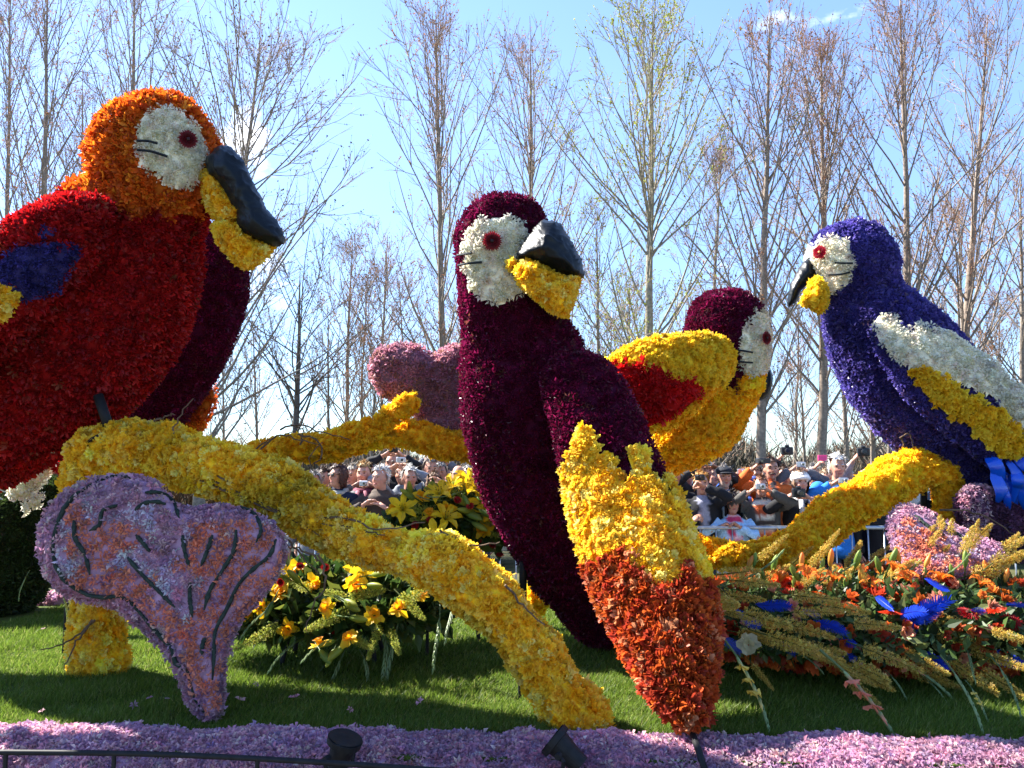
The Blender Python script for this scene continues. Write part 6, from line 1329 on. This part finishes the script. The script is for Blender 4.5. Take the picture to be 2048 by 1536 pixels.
# ---- big orange, gold and blue bed at the right
c3 = at(1790, 1235, 3.85); stand('flower_stand', c3, (1.05, .42, .15), 'long low stand under the orange and blue flower bed')
foliage('bed_foliage', c3 + np.array([0, 0, .02]), (1.22, .58, .27), 5200, [(.05, .10, .025), (.07, .12, .03), (.12, .14, .04), (.04, .075, .02)], None, 63, (.03, .09))
# tulip carpet clothing the mound
Vb, Fb = ellipsoid(c3, (1.14, .50, .20), 24, 60); P, n = sample(Vb, Fb, .045, 64, -.2); k = rs.random(len(P)) < np.where(n[:, 2] > .45, .22, .6)
e = emit(P[k], n[k], TULIP, .03, pal((.62, .12, .02, 2), (.7, .22, .04, 2), (.48, .05, .02, 2), (.75, .3, .18, 1)), 65, .6, .8, .01); tag(link('orange_blossoms', mk_mesh('orange_blossoms', *e[:2], M_PETAL, e[2])), kind='stuff')
def more(sp, n, my=0):
    out = list(sp)
    for i in range(n):
        a = sp[rs.integers(len(sp))]; dx, dy = rs.normal(0, 45), rs.normal(my, 14); out.append((max(a[0] + dx, 1436), a[1] + dy, max(a[2] + dx, 1490) + rs.normal(0, 10), a[3] + dy + rs.normal(0, 10)))
    return out
GT, GD = 'golden foxtail spike rising sunlit from the right-hand flower bed', 'golden foxtail spike drooping from the front of the right-hand flower bed'
sp = [(1517, 1121, 1576, 1069), (1690, 1130, 1720, 1091), (1898, 1105, 1905, 1038), (1954, 1092, 1980, 1046), (1983, 1128, 2055, 1072), (1940, 1150, 2050, 1110), (1905, 1200, 2020, 1150), (1800, 1130, 1860, 1085), (1850, 1140, 1900, 1090), (1700, 1160, 1690, 1128), (1640, 1170, 1720, 1130), (1760, 1160, 1830, 1120), (1580, 1180, 1640, 1140), (1500, 1170, 1580, 1130), (1880, 1190, 1960, 1130), (1960, 1230, 2060, 1180), (1870, 1230, 1985, 1195), (1740, 1190, 1800, 1140), (1990, 1200, 2075, 1140), (1620, 1130, 1660, 1090), (1830, 1105, 1870, 1050)]
for i, a in enumerate(more(sp, 26)): Y = rs.uniform(3.6, 4.1); place('eremurus_spike', SP_G[i % 4], at(a[0], a[1], Y), at(a[2], a[3], Y - rs.uniform(0, .15)), GT, 'foxtail lily', BED)
sp = [(1439, 1216, 1503, 1240), (1556, 1242, 1668, 1276), (1576, 1284, 1690, 1325), (1504, 1327, 1547, 1380), (1706, 1245, 1802, 1256), (1706, 1327, 1779, 1363), (1722, 1294, 1850, 1344), (1440, 1190, 1530, 1200), (1460, 1160, 1560, 1170), (1880, 1310, 1998, 1388), (1640, 1210, 1740, 1225), (1870, 1270, 1990, 1300), (1940, 1300, 2060, 1340), (1430, 1150, 1520, 1140), (1800, 1300, 1900, 1350), (1960, 1340, 2060, 1400), (1580, 1190, 1680, 1200), (1850, 1230, 1950, 1250), (1490, 1260, 1580, 1300), (1620, 1300, 1720, 1350), (1980, 1260, 2080, 1290)]
for i, a in enumerate(more(sp, 12, 24)): Y = rs.uniform(3.2, 3.5); place('eremurus_spike', SP_G[i % 4], at(a[0], a[1], Y), at(a[2], a[3], Y - rs.uniform(.05, .25)), GD, 'foxtail lily', BED)
# gladioli: traced long drooping stems then sideways ones
gl = [(1440, 1268, 1600, 1470, 2.84), (1640, 1300, 1866, 1486, 2.80), (1880, 1310, 2020, 1478, 2.80), (1980, 1310, 2080, 1440, 2.95), (1590, 1232, 1745, 1278, 3.35), (1700, 1285, 1925, 1345, 3.25), (1440, 1175, 1590, 1135, 3.6), (1570, 1190, 1690, 1165, 3.6), (1690, 1200, 1870, 1160, 3.6), (1790, 1248, 1945, 1238, 3.45), (1830, 1290, 2005, 1284, 3.4), (1960, 1268, 2070, 1252, 3.4), (1840, 1350, 1905, 1395, 3.2), (1930, 1290, 1950, 1360, 3.2), (1850, 1170, 1960, 1130, 3.6), (1700, 1150, 1760, 1128, 3.7), (1560, 1290, 1660, 1325, 3.3), (1930, 1360, 1990, 1440, 2.95), (1770, 1340, 1830, 1400, 3.2), (1620, 1160, 1720, 1150, 3.6)]
for i, a in enumerate(gl):
    down = a[3] > a[1]; sal = i in (5, 10, 1, 8)
    place('gladiolus', GLS[i % 2] if sal else (GLY[0] if i in (4, 17, 0) else GL[i % 3]), at(a[0], a[1], a[4] + .12), at(a[2], a[3], a[4]), 'salmon-flowered gladiolus stem reaching out of the right-hand flower bed' if sal else 'green gladiolus stem drooping from the right-hand flower bed' if down else 'green gladiolus stem lying on the right-hand flower bed', 'gladiolus', BED, bend=(.2, -.2, -1) if down else (.2, 0, .6))
fe = [(1470, 1220, 1530, 1255), (1510, 1205, 1590, 1210), (1620, 1240, 1700, 1265), (1660, 1262, 1720, 1290), (1680, 1290, 1720, 1340), (1790, 1270, 1895, 1190), (1810, 1255, 1880, 1205), (1930, 1225, 1980, 1215), (1830, 1295, 1900, 1345), (1950, 1290, 2060, 1330), (1420, 1180, 1450, 1190), (1440, 1270, 1490, 1310), (1750, 1195, 1770, 1215), (1850, 1160, 1880, 1180), (1780, 1230, 1860, 1225), (2010, 1210, 2060, 1200), (1600, 1220, 1650, 1225), (1545, 1280, 1600, 1310)]
for i, a in enumerate(fe):
    up = a[3] < a[1]; place('blue_feather', FEA[i % 3], at(a[0], a[1], 3.45), at(a[2], a[3], 3.32), 'dyed blue feather curling upwards from the orange bed' if up else 'dyed blue feather hanging down in the orange bed', 'feather', BED, bend=(0, -1, -.15) if not up else (.1, -1, .2))
for i, (px, py, Y) in enumerate([(1780, 1228, 3.4), (1700, 1215, 3.5), (1935, 1228, 3.4), (1990, 1222, 3.4), (1640, 1190, 3.6), (1860, 1165, 3.7), (1740, 1180, 3.6), (1660, 1220, 3.5), (2020, 1245, 3.4), (1580, 1170, 3.7), (1800, 1195, 3.6), (1900, 1165, 3.65)]):
    P = at(px, py, Y); bloom('gerbera', GER[i % 3], P, .048, norm(np.array([0, -.35, 1]) + rs.normal(0, .25, 3)), 'flat orange-red gerbera lying in the right-hand flower bed', 'gerbera', BED)
for i, (px, py) in enumerate([(1610, 1140), (1785, 1128), (1665, 1150), (1840, 1190), (1815, 1150), (2000, 1185), (1745, 1165), (1960, 1160), (1560, 1150), (1880, 1150), (1700, 1200)]):
    P = at(px, py + 14, 3.62); bloom('lily', LILY_O[i % 2], P, .055, norm(np.array([.2, -.2, 1]) + rs.normal(0, .3, 3)), 'orange lily opening upwards in the right-hand flower bed', 'lily', BED)
for i in range(34):
    px, py = [(1494, 1125), (1508, 1118), (1545, 1128), (1602, 1122), (1598, 1148), (1642, 1130), (1660, 1118), (1672, 1150), (1780, 1115), (1800, 1110), (1850, 1150), (1828, 1175), (1820, 1190), (1735, 1190), (1778, 1190), (1840, 1200), (1870, 1150), (2030, 1185), (1980, 1140), (1620, 1150), (1690, 1165), (1720, 1145), (1760, 1130), (1905, 1140), (1480, 1150), (1530, 1150), (1990, 1170), (1850, 1120), (1930, 1120), (1590, 1170), (1655, 1180), (1710, 1120), (1945, 1175), (2010, 1150)][i]
    a = at(px, py + 14, 3.68); o_ = i % 3 == 0; place('lily_bud', BUDO if o_ else BUDG, a, a + norm(np.array([rs.normal(.15, .25), rs.normal(-.05, .1), 1])) * rs.uniform(.06, .085), 'orange lily bud upright in the right-hand flower bed' if o_ else 'green lily bud upright in the right-hand flower bed', 'lily bud', BED)
P = at(1497, 1290, 3.28); bloom('white_bloom', mm('white_bloom', (lambda t: (t[0], t[1], np.repeat([(.62, .58, .38)], len(t[0]), 0)))(t_ruffle(9, ((6, 1, .55, .35, .25), (5, .6, .4, .5, .6))))), P, .042, face_to(P, 0, .3), 'single creamy white bloom beside the orange wing tip', 'flower', None)

# ---- mossy mound with white swags at the far left
mb = thing('moss_mound', np.array([-3.1, 5.3, .75]), 'dark mossy mound with hanging white flowers under the red parrot\'s tail', 'flower mound')
clad(mb, 'moss', [(150, 960, 10, 5.2), (120, 985, 45, 5.2), (60, 1045, 90, 5.2), (10, 1100, 110, 5.2), (-60, 1170, 110, 5.2), (-140, 1230, 60, 5.2), (-170, 1250, 10, 5.2)], 'moss', .9, 51, spacing=.03, size=.036)
clad(mb, 'white_swag', [(116, 905, 6, 4.9), (98, 925, 18, 4.9), (70, 950, 26, 4.9), (40, 975, 26, 4.9), (15, 992, 12, 4.9), (8, 998, 4, 4.9)], 'white', .8, 52, spacing=.024, size=.03)
clad(mb, 'white_swag', [(92, 985, 5, 4.9), (75, 995, 18, 4.9), (55, 1015, 16, 4.9), (48, 1032, 5, 4.9)], 'white', .8, 53, spacing=.024, size=.03)
clad(mb, 'pink_posy', [(140, 935, 6, 4.9), (132, 930, 16, 4.9), (118, 940, 18, 4.9), (108, 950, 6, 4.9)], 'hotred', .8, 54)
for a in [(120, 1180, 150, 1250), (60, 1140, 20, 1200)]: place('gladiolus', GL[0], at(a[0], a[1], 3.8), at(a[2], a[3], 3.75), 'green stem hanging from the mossy mound towards the left' if a[0] < 100 else 'green stem hanging from the right end of the mossy mound', 'gladiolus', None, bend=(0, 0, -1))
for px, py in ((10, 985), (5, 1000), (110, 905)):
    P = at(px, py, 3.75); place('white_petal', mm('white_petal', leaf_mesh((.75, .72, .66), px), M_PETAL), P, P + np.array([-.12, -.02, .05]), 'long pale petal on the mossy mound below the red parrot', 'petal', 'pale petals on the mossy mound')
# thin stakes on the turf
for px, py0, py1, Y in ((140, 1200, 1275, 3.9), (133, 1205, 1270, 3.95), (1040, 1330, 1400, 3.3), (855, 1245, 1300, 4.0), (735, 1300, 1350, 3.9)):
    a = at(px, py0, Y); b = a.copy(); b[2] = DZ; tag(link('stake', mk_mesh('stake', *tubes(np.array([a, b]), np.full(2, .008), 8), M_STEEL)), 'thin black stake stuck in the turf of the float', 'stake', 'thin stakes in the turf')

# ------------------------------------------------------------------ small sets of look-alikes: say which one by its place in the row
def ordinals():
    bpy.context.view_layer.update()
    sets = {}
    for o in S.objects:
        if o.get('category') and o.get('label'): sets.setdefault(o['label'], []).append(o)
    words = ['leftmost', 'second from the left', 'third from the left', 'fourth from the left', 'fifth from the left', 'sixth from the left', 'seventh from the left', 'eighth from the left', 'ninth from the left', 'tenth from the left']
    for lab, os_ in sets.items():
        n = len(os_)
        if n < 2 or n > 20: continue
        os_.sort(key=lambda o: proj(np.array(o.matrix_world.translation))[0])
        for i, o in enumerate(os_):
            j = n - 1 - i; w = words[i] if i <= j else words[j].replace('left', 'right')
            o['label'] = lab + ', ' + w
ordinals()
